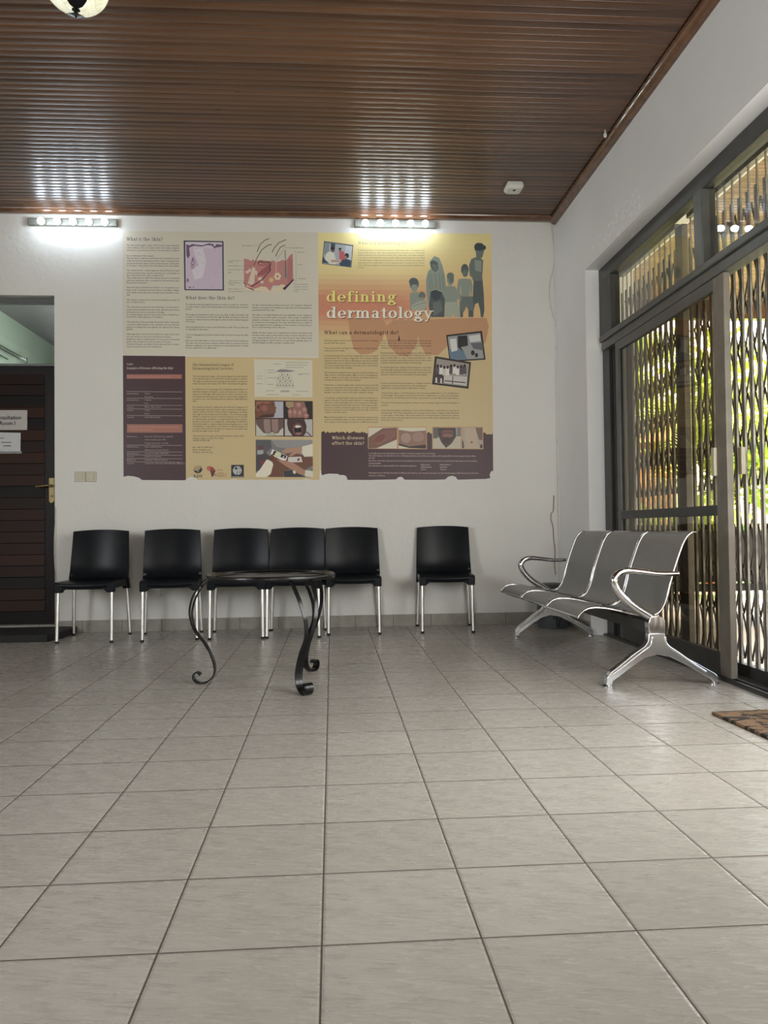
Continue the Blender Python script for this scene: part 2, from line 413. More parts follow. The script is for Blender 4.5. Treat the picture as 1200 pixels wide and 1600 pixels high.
def boards(name, x0, x1, y0, y1, z, mat):
    # tongue and groove boards with rounded arrises and sunk joints, running left to right
    m = MB(); prof = []
    n = int(math.ceil((y1 - y0) / BP))
    ys = [(0, .007), (.05, .007), (.06, .002), (.10, .0004), (.14, 0), (.92, 0), (.965, .0008), (.99, .003), (.995, .007)]
    k0 = math.floor(y0 / BP)
    for k in range(k0, k0 + n + 1):
        for f, d in ys:
            y = (k + f) * BP
            if y0 <= y <= y1: prof.append((y, z + d))
    vs = []
    for y, zz in prof: vs += [(x0, y, zz), (x1, y, zz)]
    fs = [(2 * i, 2 * i + 1, 2 * i + 3, 2 * i + 2) for i in range(len(prof) - 1)]
    m.add(vs, fs); m.box((x0, y0, z + .02), (x1, y1, z + .1))
    return tag(m.build(name, mat, smooth=55), kind='structure')
boards('ceiling', XL, XR, YB, D, CZ, 'ceil')
m = MB()
# cornice mouldings: broad board along the back wall, quarter round along the right wall
pr = [(0, 0), (0, -.022), (-.012, -.028), (-.05, -.028), (-.075, -.016), (-.08, 0)]
m.prism(pr, lambda p, t: (t, D + p[0], CZ + p[1]), XL, XR)
tag(m.build('trim_1', 'trim', smooth=50), 'varnished cornice board along the top of the back wall', kind='structure')
m = MB(); pr = [(0, 0), (0, -.052)] + [(-.056 * math.sin(a), -.052 * math.cos(a)) for a in [i * PI / 2 / 8 for i in range(1, 9)]] + [(-.062, 0)]
m.prism(pr, lambda p, t: (XR + p[0], t, CZ + p[1]), YB, D - .02)
tag(m.build('trim_2', 'trim', smooth=50), 'rounded varnished moulding along the top of the right wall', kind='structure')
m = MB(); m.box((DX1, D - .011, 0), (XR, D, .096)); m.box((XL, D - .011, 0), (DX0, D, .096)); tag(m.build('baseboard_back', 'skirt', smooth=0, bevel=.002), kind='structure')
m = MB(); m.box((XR - .011, OY1, 0), (XR, D - .011, .096)); m.box((XR - .011, YB, 0), (XR, OY0, .096)); tag(m.build('baseboard_right', 'skirt', smooth=0, bevel=.002), kind='structure')

# ------------------------------------------------------------------ door in the back wall, with the room behind seen through its fanlight
d1 = empty('door_1', (-2.66, D + .05, 0), 'dark brown plank door under a glazed fanlight at the left of the back wall', kind='structure')
m = MB()
m.box((DX0 + .005, D + .012, .072), (DX1 - .005, D + .052, 2.13))
m.build('door_leaf', 'door_frame', d1, bevel=.003)
m = MB(); z = .17
k = 0
while z < 2.02:
    m.prism([(D + .014, z), (D + .003, z + .006), (D + .010, z + .088), (D + .014, z + .088)], lambda p, t: (t, p[0], p[1]), DX0 + .1, -2.285); z += .0905
m.build('plank_panel', 'door', d1, smooth=0)
m = MB()
m.box((DX0 + .001, D + .008, 2.132), (DX1 - .001, D + .10, 2.152)); m.box((DX0 + .001, D + .03, 2.645), (DX1 - .001, D + .09, 2.69)); m.box((DX0 + .001, D + .03, 2.15), (DX0 + .03, D + .09, 2.65)); m.box((DX1 - .012, D + .03, 2.15), (DX1 - .001, D + .09, 2.65))
m.build('fanlight_frame', 'alu', d1, bevel=.003)
m = MB(); m.box((DX0 + .03, D + .055, 2.152), (DX1 - .012, D + .06, 2.645)); m.build('fanlight_pane', 'glass', d1, smooth=0)
m = MB(); m.box((DX0, D + .001, 0.0), (DX1, D + .12, .066)); m.build('threshold', 'skirt', d1, smooth=0)
m = MB()
pl = [(-.021, 0), (.021, 0), (.021, .18)] + [(.021 * math.cos(a), .18 + .021 * math.sin(a)) for a in [i * PI / 8 for i in range(1, 8)]] + [(-.021, .18)]
m.prism([(-2.229 + p[0], 1.235 - p[1]) for p in pl], lambda p, t: (p[0], t, p[1]), D - .001, D + .012)
h = m.build('door_handle', 'brass', d1, bevel=.002); h['label'] = 'brass lever handle on a long plate'
m = MB(); m.tube(smoothpath([(-2.225, D + .002, 1.172), (-2.225, D - .04, 1.172), (-2.245, D - .047, 1.172), (-2.335, D - .045, 1.163)]), [.009] * 19, 10)
m.build('lever', 'brass', h)
m = MB(); m.lathe([(0, 0), (.006, 0), (.006, .002)], n=12); m.v = [(-2.223 + a, D - .002 - c, 1.088 + b) for a, b, c in m.v]; m.build('keyhole', 'ink', h)
# room behind
for n, a, b, mt in (('wall_behind_door', (-3.72, D + .2, 0), (-3.67, 11.8, 3.3), 'green_wall'), ('ceiling_behind_door', (-3.9, D + .2, 3.28), (-1.2, 11.8, 3.34), 'ceil_grey'),
                    ('wall_behind_door_end', (-3.9, 11.8, 0), (-1.2, 11.85, 3.3), 'green_wall'), ('wall_behind_door_right', (-1.25, D + .2, 0), (-1.2, 11.8, 3.3), 'green_wall'), ('floor_behind_door', (-3.9, D + .2, -.05), (-1.2, 11.8, 0), 'tile')):
    m = MB(); m.box(a, b, ); tag(m.build(n, mt, smooth=0), kind='structure')
light('consulting_room_fill', 'AREA', (-2.1, 8.0, 2.0), (-3.7, 8.3, 2.7), 44, (.93, 1.0, .90), .8, .8)  # added fill light without a fixture, brightens the room behind the fanlight
cr = empty('curtain_rail', (-3.62, 8.6, 2.8), 'pale metal curtain rails seen through the glass above the dark door', 'curtain rail')
for k, (x, z) in enumerate(((-3.60, 2.845), (-3.57, 2.80), (-3.60, 2.74))):
    m = MB(); m.tube([(x, 6.9, z), (x, 9.35 - k * .25, z)], .012, 8); m.build('rail', 'cast', cr)
m = MB(); m.box((-3.67, 9.28, 2.77), (-3.56, 9.31, 2.86)); m.build('bracket', 'cast', cr)

# ------------------------------------------------------------------ glazed frame in the right wall
FX0, FX1 = 1.985, 2.065
fr = empty('window_1', (2.02, 3.5, 0), 'grey metal shopfront frame with two glazed toplights across the right wall opening', kind='structure')
m = MB()
m.box((FX0 + .01, OY0, 2.60), (FX1, OY1, OZ - .001)); m.box((FX0 + .01, 5.34, 2.19), (FX1, OY1 - .001, 2.60)); m.box((FX0 + .03, 5.44, 0), (FX1 + .01, OY1 - .001, 2.10)); m.box((FX0, OY0 + .001, 0), (FX1, OY0 + .09, 2.6))
m.build('outer_frame', 'alu_d', fr, bevel=.004)
m = MB(); m.box((FX0 - .012, OY0 + .09, 2.145), (FX1, OY1 - .05, 2.185)); m.box((FX0 + .004, OY0 + .09, 2.085), (FX1, OY1 - .05, 2.146)); m.build('transom_bar', 'alu', fr, bevel=.005)
m = MB(); m.box((FX0 + .001, 3.96, 2.185), (FX1, 4.055, 2.60)); m.build('mullion', 'alu', fr, bevel=.005)
for y0, y1 in ((4.055, 5.34), (OY0 + .09, 3.96)):
    m = MB(); m.box((2.03, y0, 2.185), (2.036, y1, 2.60)); m.build('toplight_pane', 'glass', fr, smooth=0)
m = MB(); m.box((1.985, OY0 + .001, -.08), (XO, OY1 - .001, .012)); m.box((1.99, OY0 + .09, .012), (2.0, OY1 - .15, .022)); m.box((2.03, OY0 + .09, .012), (2.04, OY1 - .15, .022))
tag(m.build('trim_3', 'alu_d', smooth=0), 'dark metal sliding track along the foot of the doorway', kind='structure')
# fixed narrow light + sliding door leaf
sd = empty('door_2', (2.01, 4.6, 0), 'sliding door leaf of tinted glass with a middle rail, right wall', kind='structure')
SX0, SX1 = 1.992, 2.026
m = MB(); m.box((SX0, 3.762, .023), (SX1, 3.872, 2.083)); m.build('lock_stile', 'alu_l', sd, bevel=.004)
m = MB(); m.box((SX0, 5.20, .023), (SX1, 5.262, 2.083)); m.build('hinge_stile', 'alu', sd, bevel=.004)
m = MB(); m.box((SX0, 3.872, .848), (SX1, 5.20, .902)); m.build('middle_rail', 'alu_d', sd, bevel=.003)
m = MB(); m.box((SX0, 3.872, .023), (SX1, 5.20, .14)); m.build('bottom_rail', 'alu_d', sd, bevel=.003)
m = MB(); m.box((SX0, 3.872, 2.02), (SX1, 5.20, 2.083)); m.build('top_rail', 'alu', sd, bevel=.003)
m = MB(); m.box((2.006, 3.872, .902), (2.012, 5.20, 2.02)); m.build('upper_pane', 'glass_t', sd, smooth=0)
m = MB(); m.box((2.006, 3.872, .14), (2.012, 5.20, .848)); m.build('lower_pane', 'glass_t', sd, smooth=0)
m = MB(); m.box((SX0 - .016, 3.862, 1.052), (SX0 + .001, 3.895, 1.20)); o = m.build('pull_handle', 'switch', sd, bevel=.004); o['label'] = 'cream recessed pull handle'
d3 = empty('door_3', (2.05, 5.3, 0), 'fixed narrow tinted side light behind the sliding leaf', kind='structure')
m = MB(); m.box((2.036, 5.14, .023), (2.064, 5.18, 2.083)); m.box((2.036, 5.40, .023), (2.064, 5.44, 2.083)); m.box((2.036, 5.18, .848), (2.064, 5.40, .902)); m.build('side_frame', 'alu_d', d3, bevel=.003)
m = MB(); m.box((2.047, 5.18, .03), (2.052, 5.40, 2.08)); m.build('side_pane', 'glass_t', d3, smooth=0)

# ------------------------------------------------------------------ folding security gates behind the glass
def gate(name, ys, label, stile):
    g = empty(name, (2.14, (ys[0] + ys[-1]) / 2, 0), label, 'security gate', 'folding lattice gates in the doorway')
    GX = 2.14; z0, z1 = .075, 2.50
    m = MB(); m.box((GX - .02, ys[0] - .02, .013), (GX + .02, ys[-1] + .02, .075)); m.build('bottom_track', 'alu_d', g, smooth=0)
    m = MB(); m.box((GX - .016, ys[0] - .02, 2.625), (GX + .016, ys[-1] + .02, 2.655)); m.build('top_track', 'gate', g, smooth=0)
    for y in ys:
        m = MB()
        m.box((GX - .012, y - .0115, z0), (GX - .0095, y + .0115, z1)); m.box((GX - .012, y - .0115, z0), (GX + .002, y - .0085, z1)); m.box((GX - .012, y + .0085, z0), (GX + .002, y + .0115, z1))
        m.box((GX - .004, y - .004, z1 - .02), (GX + .004, y + .004, 2.63))
        m.build('channel', 'gate_l', g, smooth=0)
    for nm, za, zb in (('upper_lattice', 1.00, 2.44), ('lower_lattice', .10, .80)):
        m = MB(); n = max(1, round((zb - za) / .24)); h = (zb - za) / n
        for i in range(len(ys) - 1):
            a, b = ys[i], ys[i + 1]
            for k in range(n):
                for s0, dx in ((0, .010), (1, .015)):
                    p, q = (za + k * h, za + (k + 1) * h) if (s0 + i) % 2 else (za + (k + 1) * h, za + k * h)
                    bow = .009
                    pts = [(a, p), (a + (b - a) * .5, (p + q) / 2), (b, q)]
                    for (ya, zz), (yb, zc) in zip(pts[:-1], pts[1:]):
                        dy = .0075
                        m.prism([(ya - dy, zz), (ya + dy, zz), (yb + dy, zc), (yb - dy, zc)], lambda P, t: (t, P[0], P[1]), GX + dx, GX + dx + .003)
        for y in ys:
            for k in range(n + 1): m.tube([(GX - .0125, y, za + k * h), (GX + .019, y, za + k * h)], .0045, 6)
        m.build(nm, 'gate', g, smooth=0)
    m = MB(); m.box((GX - .02, stile - .045, .075), (GX + .02, stile + .045, 2.62)); m.build('lock_post', 'gate', g, bevel=.004)
    return g
ysA = [4.60 + .0795 * i for i in range(12)]
ysB = [2.02 + .0795 * i for i in range(31)]
gA = gate('lattice_gate', ysA, 'closed folding lattice gate behind the tinted sliding glass leaf', 4.53)
gB = gate('lattice_gate', ysB, 'folding lattice gate standing in the open part of the doorway', 1.96)
m = MB(); m.box((2.105, 3.83, 1.06), (2.127, 3.865, 1.20)); o = m.build('lock_case', 'switch', gB, bevel=.003)

# ------------------------------------------------------------------ outside
m = MB(); m.box((XO, -4, -.12), (6.4, 8.3, -.02)); tag(m.build('floor_veranda', 'pave', smooth=0), kind='structure')
boards('ceiling_veranda', XO, 6.2, -4, 8.1, 3.24, 'ceil_out')
m = MB(); m.box((XO, 8.1, 3.05), (6.3, 8.2, 3.5)); m.box((6.2, -4, 3.05), (6.3, 8.2, 3.5)); tag(m.build('trim_4', 'trim', smooth=0), kind='structure')
m = MB(); m.box((-30, 8.3, -.2), (40, 60, -.06)); m.box((6.4, -20, -.2), (40, 8.3, -.06)); tag(m.build('ground_lawn', 'grass', smooth=0), kind='structure')
m = MB(); m.box((3.0, 9.2, -.06), (12, 10.6, -.045)); tag(m.build('ground_path', 'pave', smooth=0), kind='structure')
def leaf_cluster(m, c, rad, n, ls, rng, mi=0, squash=1.0):
    for _ in range(n):
        d = Vector((rng.gauss(0, 1), rng.gauss(0, 1), rng.gauss(0, 1))).normalized() * (rng.random() ** .4)
        p = Vector(c) + Vector((d.x * rad, d.y * rad, d.z * rad * squash))
        a = Vector((rng.uniform(-1, 1), rng.uniform(-1, 1), rng.uniform(-.6, 1))).normalized()
        b = a.cross(Vector((rng.uniform(-1, 1), rng.uniform(-1, 1), rng.uniform(-1, 1)))).normalized()
        L = ls * rng.uniform(.6, 1.3); W = L * .34
        m.add([p, p + a * L * .5 + b * W, p + a * L, p + a * L * .5 - b * W], [(0, 1, 2, 3)], mi)
def shrub(x, y, h, r, n, ls, mat, label, seed, group='shrubs in the garden'):
    rng = random.Random(seed); t = empty('garden_shrub', (x, y, -.06), label, 'shrub', group)
    m = MB()
    for k in range(9):
        a = rng.uniform(0, 2 * PI); q = rng.uniform(.1, .6) * r
        m.tube([(x, y, -.06), (x + q * .4 * math.cos(a), y + q * .4 * math.sin(a), h * .4), (x + q * math.cos(a), y + q * math.sin(a), h * .85)], [.022, .015, .006], 6)
    m.build('stem', 'bark', t)
    m = MB()
    for k in range(7):
        a = rng.uniform(0, 2 * PI); q = rng.uniform(0, .55) * r
        leaf_cluster(m, (x + q * math.cos(a), y + q * math.sin(a), h * rng.uniform(.4, .78)), r * .55, n // 7, ls, rng, 0, h / r * .45)
    m.build('foliage', mat, t, smooth=0)
def palm(x, y, h, nf, fl, label, seed, mat='leaf2'):
    rng = random.Random(seed); t = empty('palm_tree', (x, y, -.06), label, 'palm', 'palms in the garden')
    m = MB(); m.tube([(x, y, -.06), (x + .05, y, h * .5), (x + .02, y + .03, h)], [.16, .12, .10], 12); m.build('trunk', 'bark', t)
    m = MB()
    for k in range(nf):
        a = 2 * PI * k / nf + rng.uniform(-.2, .2); el = rng.uniform(.1, 1.3); P = []
        for i in range(15):
            s = i / 14; r = fl * s * math.cos(el * (1 - .4 * s)); z = h + fl * (s * math.sin(el) - .75 * s * s)
            P.append(Vector((x + r * math.cos(a), y + r * math.sin(a), z)))
        m.tube(P, [.014 * (1 - .8 * i / 14) for i in range(15)], 5)
        sd_ = Vector((-math.sin(a), math.cos(a), 0))
        for i in range(2, 15):
            for s in (-1, 1):
                for q in (0, .5):
                    b = P[i].lerp(P[i - 1], q); L = fl * .26 * math.sin(PI * min(.95, (i + 1) / 17)) + .05; dr = (P[i] - P[i - 1]).normalized()
                    tip = b + (sd_ * s * .8 + dr * .55 - Vector((0, 0, .35))) * L
                    m.add([b - dr * .014, b + dr * .014, tip], [(0, 1, 2)])
    m.build('fronds', mat, t, smooth=0)
palm(5.1, 10.9, 2.2, 18, 1.9, 'palm with arching yellow green fronds beyond the open gate', 3)
palm(5.0, 13.0, 3.3, 20, 2.1, 'taller palm behind the tinted door glass', 5)
palm(7.9, 13.0, 2.9, 18, 1.9, 'palm farthest right in the garden, beside the brick house', 8)
shrub(4.35, 9.3 + 1.6, 1.0, .7, 700, .13, 'leaf', 'low leafy green shrub straight behind the black outdoor bench', 11)
shrub(5.35, 10.0, .95, .7, 700, .13, 'leaf', 'green shrub seen low through the open gate', 12)
shrub(7.6, 11.0, 1.3, .8, 700, .15, 'leaf2', 'yellow green shrub on the far right of the garden', 13)
shrub(6.1, 12.2, 1.3, .8, 700, .14, 'leaf2', 'yellow green shrub behind the tinted door glass', 14)
shrub(8.6, 15.6, 5.2, 2.1, 2200, .28, 'leaf2', 'large pale bushy tree behind the right palm', 16)
shrub(6.2, 18.0, 5.6, 2.2, 2200, .30, 'leaf2', 'large bushy tree behind the brick house', 17)
b = empty('brick_house', (5.4, 14.5, -.06), 'low orange brick outbuilding across the garden', 'building')
m = MB(); m.box((4.6, 14.0, -.06), (6.4, 15.6, 2.35)); m.build('wall', 'brick', b, smooth=0)
m = MB(); m.prism([(13.7, 2.35), (14.8, 2.9), (15.9, 2.35)], lambda p, t: (t, p[0], p[1]), 4.4, 6.6); m.build('roof', 'terra', b, smooth=0)
m = MB(); m.box((5.2, 13.96, .7), (5.8, 14.02, 1.5)); m.build('window', 'glass_t', b, smooth=0)
for i, (x, y, r, h) in enumerate(((3.95, 9.7, .22, .55), (4.85, 9.5, .2, .5))):
    t = empty('plant_pot', (x, y, -.045), 'terracotta pot nearest the %s' % ('tinted glass' if i == 0 else 'open gate') + ', standing on the garden path', 'pot', 'terracotta pots')
    m = MB(); m.lathe([(0, 0), (r * .7, 0), (r * .95, h * .85), (r * 1.08, h * .86), (r * 1.08, h), (r * .95, h), (r * .9, h * .9), (0, h * .88)], (x, y, -.045), 24); m.build('pot', 'terra', t)
    m = MB(); leaf_cluster(m, (x, y, h + .22), .3, 160, .16, random.Random(30 + i)); m.build('plant', 'leaf2', t, smooth=0)

# ------------------------------------------------------------------ stacking chairs along the back wall
def make_chair():
    r = empty('stacking_chair', (0, 0, 0))
    m = MB()
    def top(u, v):
        x = (u - .5) * 2; hw = .208 + .006 * v; y = -.212 + .40 * v
        y -= .008 * (1 - x * x) if v == 0 else 0
        z = .448 - .014 * (1 - x * x) * math.sin(PI * min(1, v * 1.1 + .08)) - .020 * math.exp(-v * 14) * (1 - abs(x) ** 6)
        z -= .010 * abs(x) ** 8
        return (x * hw, y, z)
    nu, nv = 20, 16
    m.grid(top, nu, nv)
    # curved skirt under the seat edge
    loop = [(i / nu, 0) for i in range(nu + 1)] + [(1, j / nv) for j in range(1, nv + 1)] + [(i / nu, 1) for i in range(nu - 1, -1, -1)] + [(0, j / nv) for j in range(nv - 1, 0, -1)]
    T = [top(*q) for q in loop]; B = []; B2 = []
    for (x, y, z), q in zip(T, loop):
        s = abs(q[0] - .5) * 2; e = abs(q[1] - .5) * 2
        zz = .388 - .004 * (1 - s * s)
        B.append((x * 1.012, y - (.006 if q[1] == 0 else 0), z - .012)); B2.append((x * 1.0, y + (.004 if q[1] == 0 else 0), zz))
    n = len(T); fs = []
    for i in range(n):
        j = (i + 1) % n; fs += [(i, n + i, n + j, j), (n + i, 2 * n + i, 2 * n + j, n + j)]
    m.add(T + B + B2, fs); m.add(B2, [tuple(range(n))])
    for sx in (-1, 1):
        for y0, y1, zt in ((-.219, -.168, .43), (.160, .214, .44)):
            xa = sx * (.213 if y0 < 0 else .216); xb = sx * (.158 if y0 < 0 else .172)
            m.prism([(xa, y0), (xa, y1), (xb, y1), (xb, y0)], lambda p, t: (p[0] + (0 if t > .4 else -sx * .002), p[1], t), .362, zt)
            m.prism([(xb, zt - .03), (xb, zt - .065), (xb - sx * .012, zt - .052), (xb - sx * .05, zt - .036)], lambda p, t: (p[0], t, p[1]), y0 + .003, y0 + .02)
    m.build('seat', 'black', r, local=True, bevel=.006)
    m = MB()
    def bk(u, v, off):
        x = (u - .5) * 2; s = v
        hw = .218 - .012 * s; z = .425 + (.392 - .012 * x * x) * s
        y = .165 + .018 * math.sin(min(1, s * 3) * PI / 2) + .052 * s ** 1.3 - .035 * (x * x) * (1 - .15 * s) - .03 * math.exp(-s * 16)
        return (x * hw, y + off, z)
    NU, NV = 18, 18
    a = [bk(i / NU, j / NV, 0) for j in range(NV + 1) for i in range(NU + 1)]
    c = [bk(i / NU, j / NV, .011) for j in range(NV + 1) for i in range(NU + 1)]
    fs = []; N1 = NU + 1; K = len(a)
    for j in range(NV):
        for i in range(NU):
            q = (j * N1 + i, j * N1 + i + 1, (j + 1) * N1 + i + 1, (j + 1) * N1 + i); fs.append(q); fs.append(tuple(K + k for k in q[::-1]))
    for i in range(NU): fs += [(i, K + i, K + i + 1, i + 1), (NV * N1 + i, NV * N1 + i + 1, K + NV * N1 + i + 1, K + NV * N1 + i)]
    for j in range(NV): fs += [(j * N1, (j + 1) * N1, K + (j + 1) * N1, K + j * N1), (j * N1 + NU, K + j * N1 + NU, K + (j + 1) * N1 + NU, (j + 1) * N1 + NU)]
    m.add(a + c, fs)
    for sx in (-1, 1):      # stiffening side rails that run down to the rear leg sockets
        ring = []
        for j in range(13):
            s = j / 12; x, y, z = bk(.5 + sx * .5, s, 0); wd = .026 * (1 - .75 * s); dp = .030 * (1 - .55 * s)
            if j == 0: z = .362; wd = .03; dp = .046; y = .168
            ring.append([(x + sx * .004, y - .002, z), (x + sx * .004, y + dp, z), (x - sx * wd, y + dp, z), (x - sx * wd, y + .008, z)])
        vs = [p for g in ring for p in g]; fs = [(0, 1, 2, 3), (48, 49, 50, 51)]
        for j in range(12):
            for k in range(4): fs.append((j * 4 + k, j * 4 + (k + 1) % 4, j * 4 + 4 + (k + 1) % 4, j * 4 + 4 + k))
        m.add(vs, fs)
    m.build('backrest', 'black', r, local=True, smooth=50)
    for sx in (-1, 1):
        for yt, yf, xt, xf in ((-.192, -.215, .190, .193), (.188, .213, .198, .214)):
            m = MB(); m.tube([(sx * xt, yt, .395), (sx * xf, yf, .012)], .0125, 16)
            o = m.build('leg', 'legs', r, local=True)
            m = MB(); m.tube([(sx * xf, yf, .016), (sx * xf, yf + (.0 if yt < 0 else .001), 0)], [.0135, .0125], 14); m.build('foot_cap', 'rubber', o, local=True)
    return r
chairs = [(-1.790, 5.930, 0, 'black plastic stacking chair nearest the dark door, leftmost in the row'),
          (-1.215, 5.940, 8, 'second black stacking chair from the door, turned slightly towards the right'),
          (-.712, 5.955, 1, 'black stacking chair behind the left edge of the round table'),
          (-.283, 5.960, -3, 'black stacking chair behind the middle and right of the round table'),
          (.160, 6.066, 0, 'black stacking chair standing closer to the wall, beside the right rim of the round table'),
          (.888, 6.062, -4, 'black stacking chair standing apart from the row, nearest the metal bench')]
proto = make_chair()
for i, (x, y, a, lb) in enumerate(chairs):
    o = proto if i == 0 else copy_tree(proto)
    o.location = (x, y, 0); o.rotation_euler = (0, 0, math.radians(a)); tag(o, lb, 'chair', 'black stacking chairs along the back wall')

# ------------------------------------------------------------------ wrought iron table
TC = (-.320, 4.09)
t = empty('round_table', (TC[0], TC[1], 0), 'round black wrought iron table with scrolled legs in front of the chairs', 'table')
m = MB()
m.lathe([(.316, .548), (.330, .546), (.334, .552), (.334, .566), (.330, .572), (.322, .570), (.318, .562), (.306, .558), (.306, .549), (.316, .548)], (TC[0], TC[1], 0), 72)
m.build('rim', 'iron', t, smooth=60)
m = MB(); m.lathe([(0, .5535), (.31, .5535), (.31, .550), (0, .550)], (TC[0], TC[1], 0), 64)
def mesh_top():
    q = NT('woven_black_table_top'); p = q.pos()
    wv = q.n('ShaderNodeTexWave', bands_direction='X'); q.l(p, wv.inputs[0]); wv.inputs['Scale'].default_value = 30
    w2 = q.n('ShaderNodeTexWave', bands_direction='Y'); q.l(p, w2.inputs[0]); w2.inputs['Scale'].default_value = 30
    h = q.math('MAXIMUM', wv.outputs[1], w2.outputs[1]); q.col(q.ramp(h, [(.3, (.003, .003, .003, 1)), (.8, (.035, .033, .03, 1))])); q.rough(.3); q.bump(h, .6, .003); return q.m
MT['ttop'] = mesh_top()
m.build('table_top', 'ttop', t)
LP = [(.322, .556), (.352, .528), (.400, .462), (.421, .396), (.422, .346), (.402, .278), (.353, .211), (.320, .153), (.300, .088), (.305, .044), (.332, .014), (.366, .0035), (.396, .009), (.412, .030), (.409, .050), (.395, .059), (.379, .052), (.377, .043)]
for az in (176, -60, 57):
    a = math.radians(az); er = Vector((math.cos(a), math.sin(a), 0)); et = Vector((-math.sin(a), math.cos(a), 0))
    m = MB(); P = smoothpath([(r_, 0, z_) for r_, z_ in LP], 6)
    for s in (-1, 1):
        vs = []
        for i, p in enumerate(P):
            d = (P[min(i + 1, len(P) - 1)] - P[max(i - 1, 0)]).normalized(); nn = Vector((-d.z, 0, d.x)) * .0032
            k = min(1, max(0, (p.z - .24) / .30)); k = k * k * (3 - 2 * k)
            if i > 60: k = 0
            off = s * (.0104 + .042 * k)
            for q, e in ((nn, -.0098), (nn, .0098), (-nn, .0098), (-nn, -.0098)):
                w_ = p + q; vs.append(Vector((TC[0], TC[1], 0)) + er * w_.x + et * (off + e) + Vector((0, 0, w_.z)))
        n = len(P); fs = [(0, 1, 2, 3), tuple((n - 1) * 4 + k for k in (3, 2, 1, 0))]
        for i in range(n - 1):
            for k in range(4): fs.append((i * 4 + k, i * 4 + (k + 1) % 4, i * 4 + 4 + (k + 1) % 4, i * 4 + 4 + k))
        m.add(vs, fs)
    m.build('leg', 'iron', t, smooth=45)

# ------------------------------------------------------------------ metal waiting benches
def make_bench(label, perf, edge, cast, beam):
    r = empty('waiting_bench', (0, 0, 0), label, 'bench')
    prof = smoothpath([(p[0] - 1.62, 0, p[1]) for p in [(1.232, .340), (1.246, .360), (1.272, .379), (1.315, .388), (1.39, .382), (1.51, .356), (1.585, .341), (1.64, .349), (1.675, .382), (1.700, .440), (1.719, .510), (1.742, .585), (1.780, .687), (1.808, .738), (1.838, .762), (1.858, .764)]], 5)
    arc = [0]
    for a, b in zip(prof[:-1], prof[1:]): arc.append(arc[-1] + (b - a).length)
    for k in range(3):
        y0 = .055 + k * .558; y1 = y0 + .536
        m = MB(); n = len(prof)
        for off in (0, 1):
            vs = []
            for i, p in enumerate(prof):
                d = (prof[min(i + 1, n - 1)] - prof[max(i - 1, 0)]).normalized(); nn = Vector((d.z, 0, -d.x)) * .0022 * off
                for y in (y0, y1): vs.append((p.x + nn.x, y, p.z + nn.z))
            m.add(vs, [(2 * i, 2 * i + 1, 2 * i + 3, 2 * i + 2) for i in range(n - 1)])
        idx = {}
        o = m.build('seat_shell', perf, r, local=True, smooth=60)
        me = o.data; l = me.uv_layers.new(name='UVMap')
        for lp in me.loops:
            vi = lp.vertex_index % (2 * n); l.data[lp.index].uv = (arc[vi // 2], (y0, y1)[vi % 2])
        for y in (y0, y1):
            e = MB(); e.tube([(p.x, y, p.z) for p in prof], .0058, 10); e.build('edge_tube', edge, o, local=True)
        for q in (prof[0], prof[-1]): e = MB(); e.tube([(q.x, y0, q.z), (q.x, y1, q.z)], .0055, 8); e.build('edge_lip', edge, o, local=True)
        for y in (y0 + .12, y1 - .12): e = MB(); e.prism([(-.10, .362), (.02, .336), (.03, .318), (-.06, .318)], lambda p, t: (p[0], t, p[1]), y - .02, y + .02); e.build('bracket', beam, o, local=True)
    m = MB(); m.box((-.05, .02, .262), (.02, 1.76, .322)); m.build('beam', beam, r, local=True, bevel=.004)
    arm = smoothpath([(p[0] - 1.62, 0, p[1]) for p in [(1.737, .557), (1.70, .556), (1.635, .557), (1.537, .569), (1.468, .574), (1.424, .560), (1.401, .528), (1.411, .488), (1.452, .437), (1.508, .392), (1.565, .356), (1.605, .330), (1.610, .300)]], 5)
    N = len(arm)
    def rad(i):
        s = i / (N - 1)
        return .0125 + .0085 * math.sin(min(1, s * 1.6) * PI / 2) ** 2 + .004 * max(0, s - .7)
    out = [(1.567, .262), (1.563, .225), (1.545, .200), (1.49, .165), (1.42, .112), (1.372, .078), (1.352, .052), (1.346, .014), (1.374, .014), (1.381, .034), (1.41, .052), (1.48, .102), (1.545, .142), (1.61, .158), (1.68, .143), (1.76, .103), (1.85, .048), (1.888, .024), (1.892, .014), (1.926, .014), (1.924, .036), (1.908, .056), (1.86, .083), (1.76, .138), (1.69, .176), (1.662, .202), (1.652, .228), (1.650, .262)]
    out = [(p[0] - 1.62, p[1]) for p in out]
    for y in (0, 1.775):
        m = MB(); m.tube([(p.x, y, p.z) for p in arm], [rad(i) for i in range(N)], 14)
        m.prism([(-.054, .262), (.031, .262), (.031, .325), (.022, .342), (-.010, .352), (-.045, .345), (-.056, .31)], lambda p, t: (p[0], t, p[1]), y - .023, y + .023)
        m.build('armrest', edge, r, local=True, bevel=.006, smooth=50)
        m = MB(); m.prism(out, lambda p, t: (p[0], t, p[1]), y - .021, y + .021)
        rib = smoothpath([(-.035, 0, .245), (-.045, 0, .205), (-.10, 0, .165), (-.19, 0, .10), (-.245, 0, .065)], 4)
        for sg in (-1, 1):
            m.tube([(p.x, y + sg * .02, p.z) for p in rib], .006, 8); m.tube([(-p.x - .005, y + sg * .02, p.z - .0) for p in rib], .006, 8)
        lg = m.build('leg', cast, r, local=True, bevel=.010, smooth=50)
        for x in (-.260, .289):
            f = MB(); f.lathe([(0, 0), (.026, 0), (.026, .006), (.018, .012), (.009, .016), (0, .016)], (x, y, 0), 20); f.build('foot_glide', 'rubber' if beam == 'rubber' else 'chrome', lg, local=True)
    return r
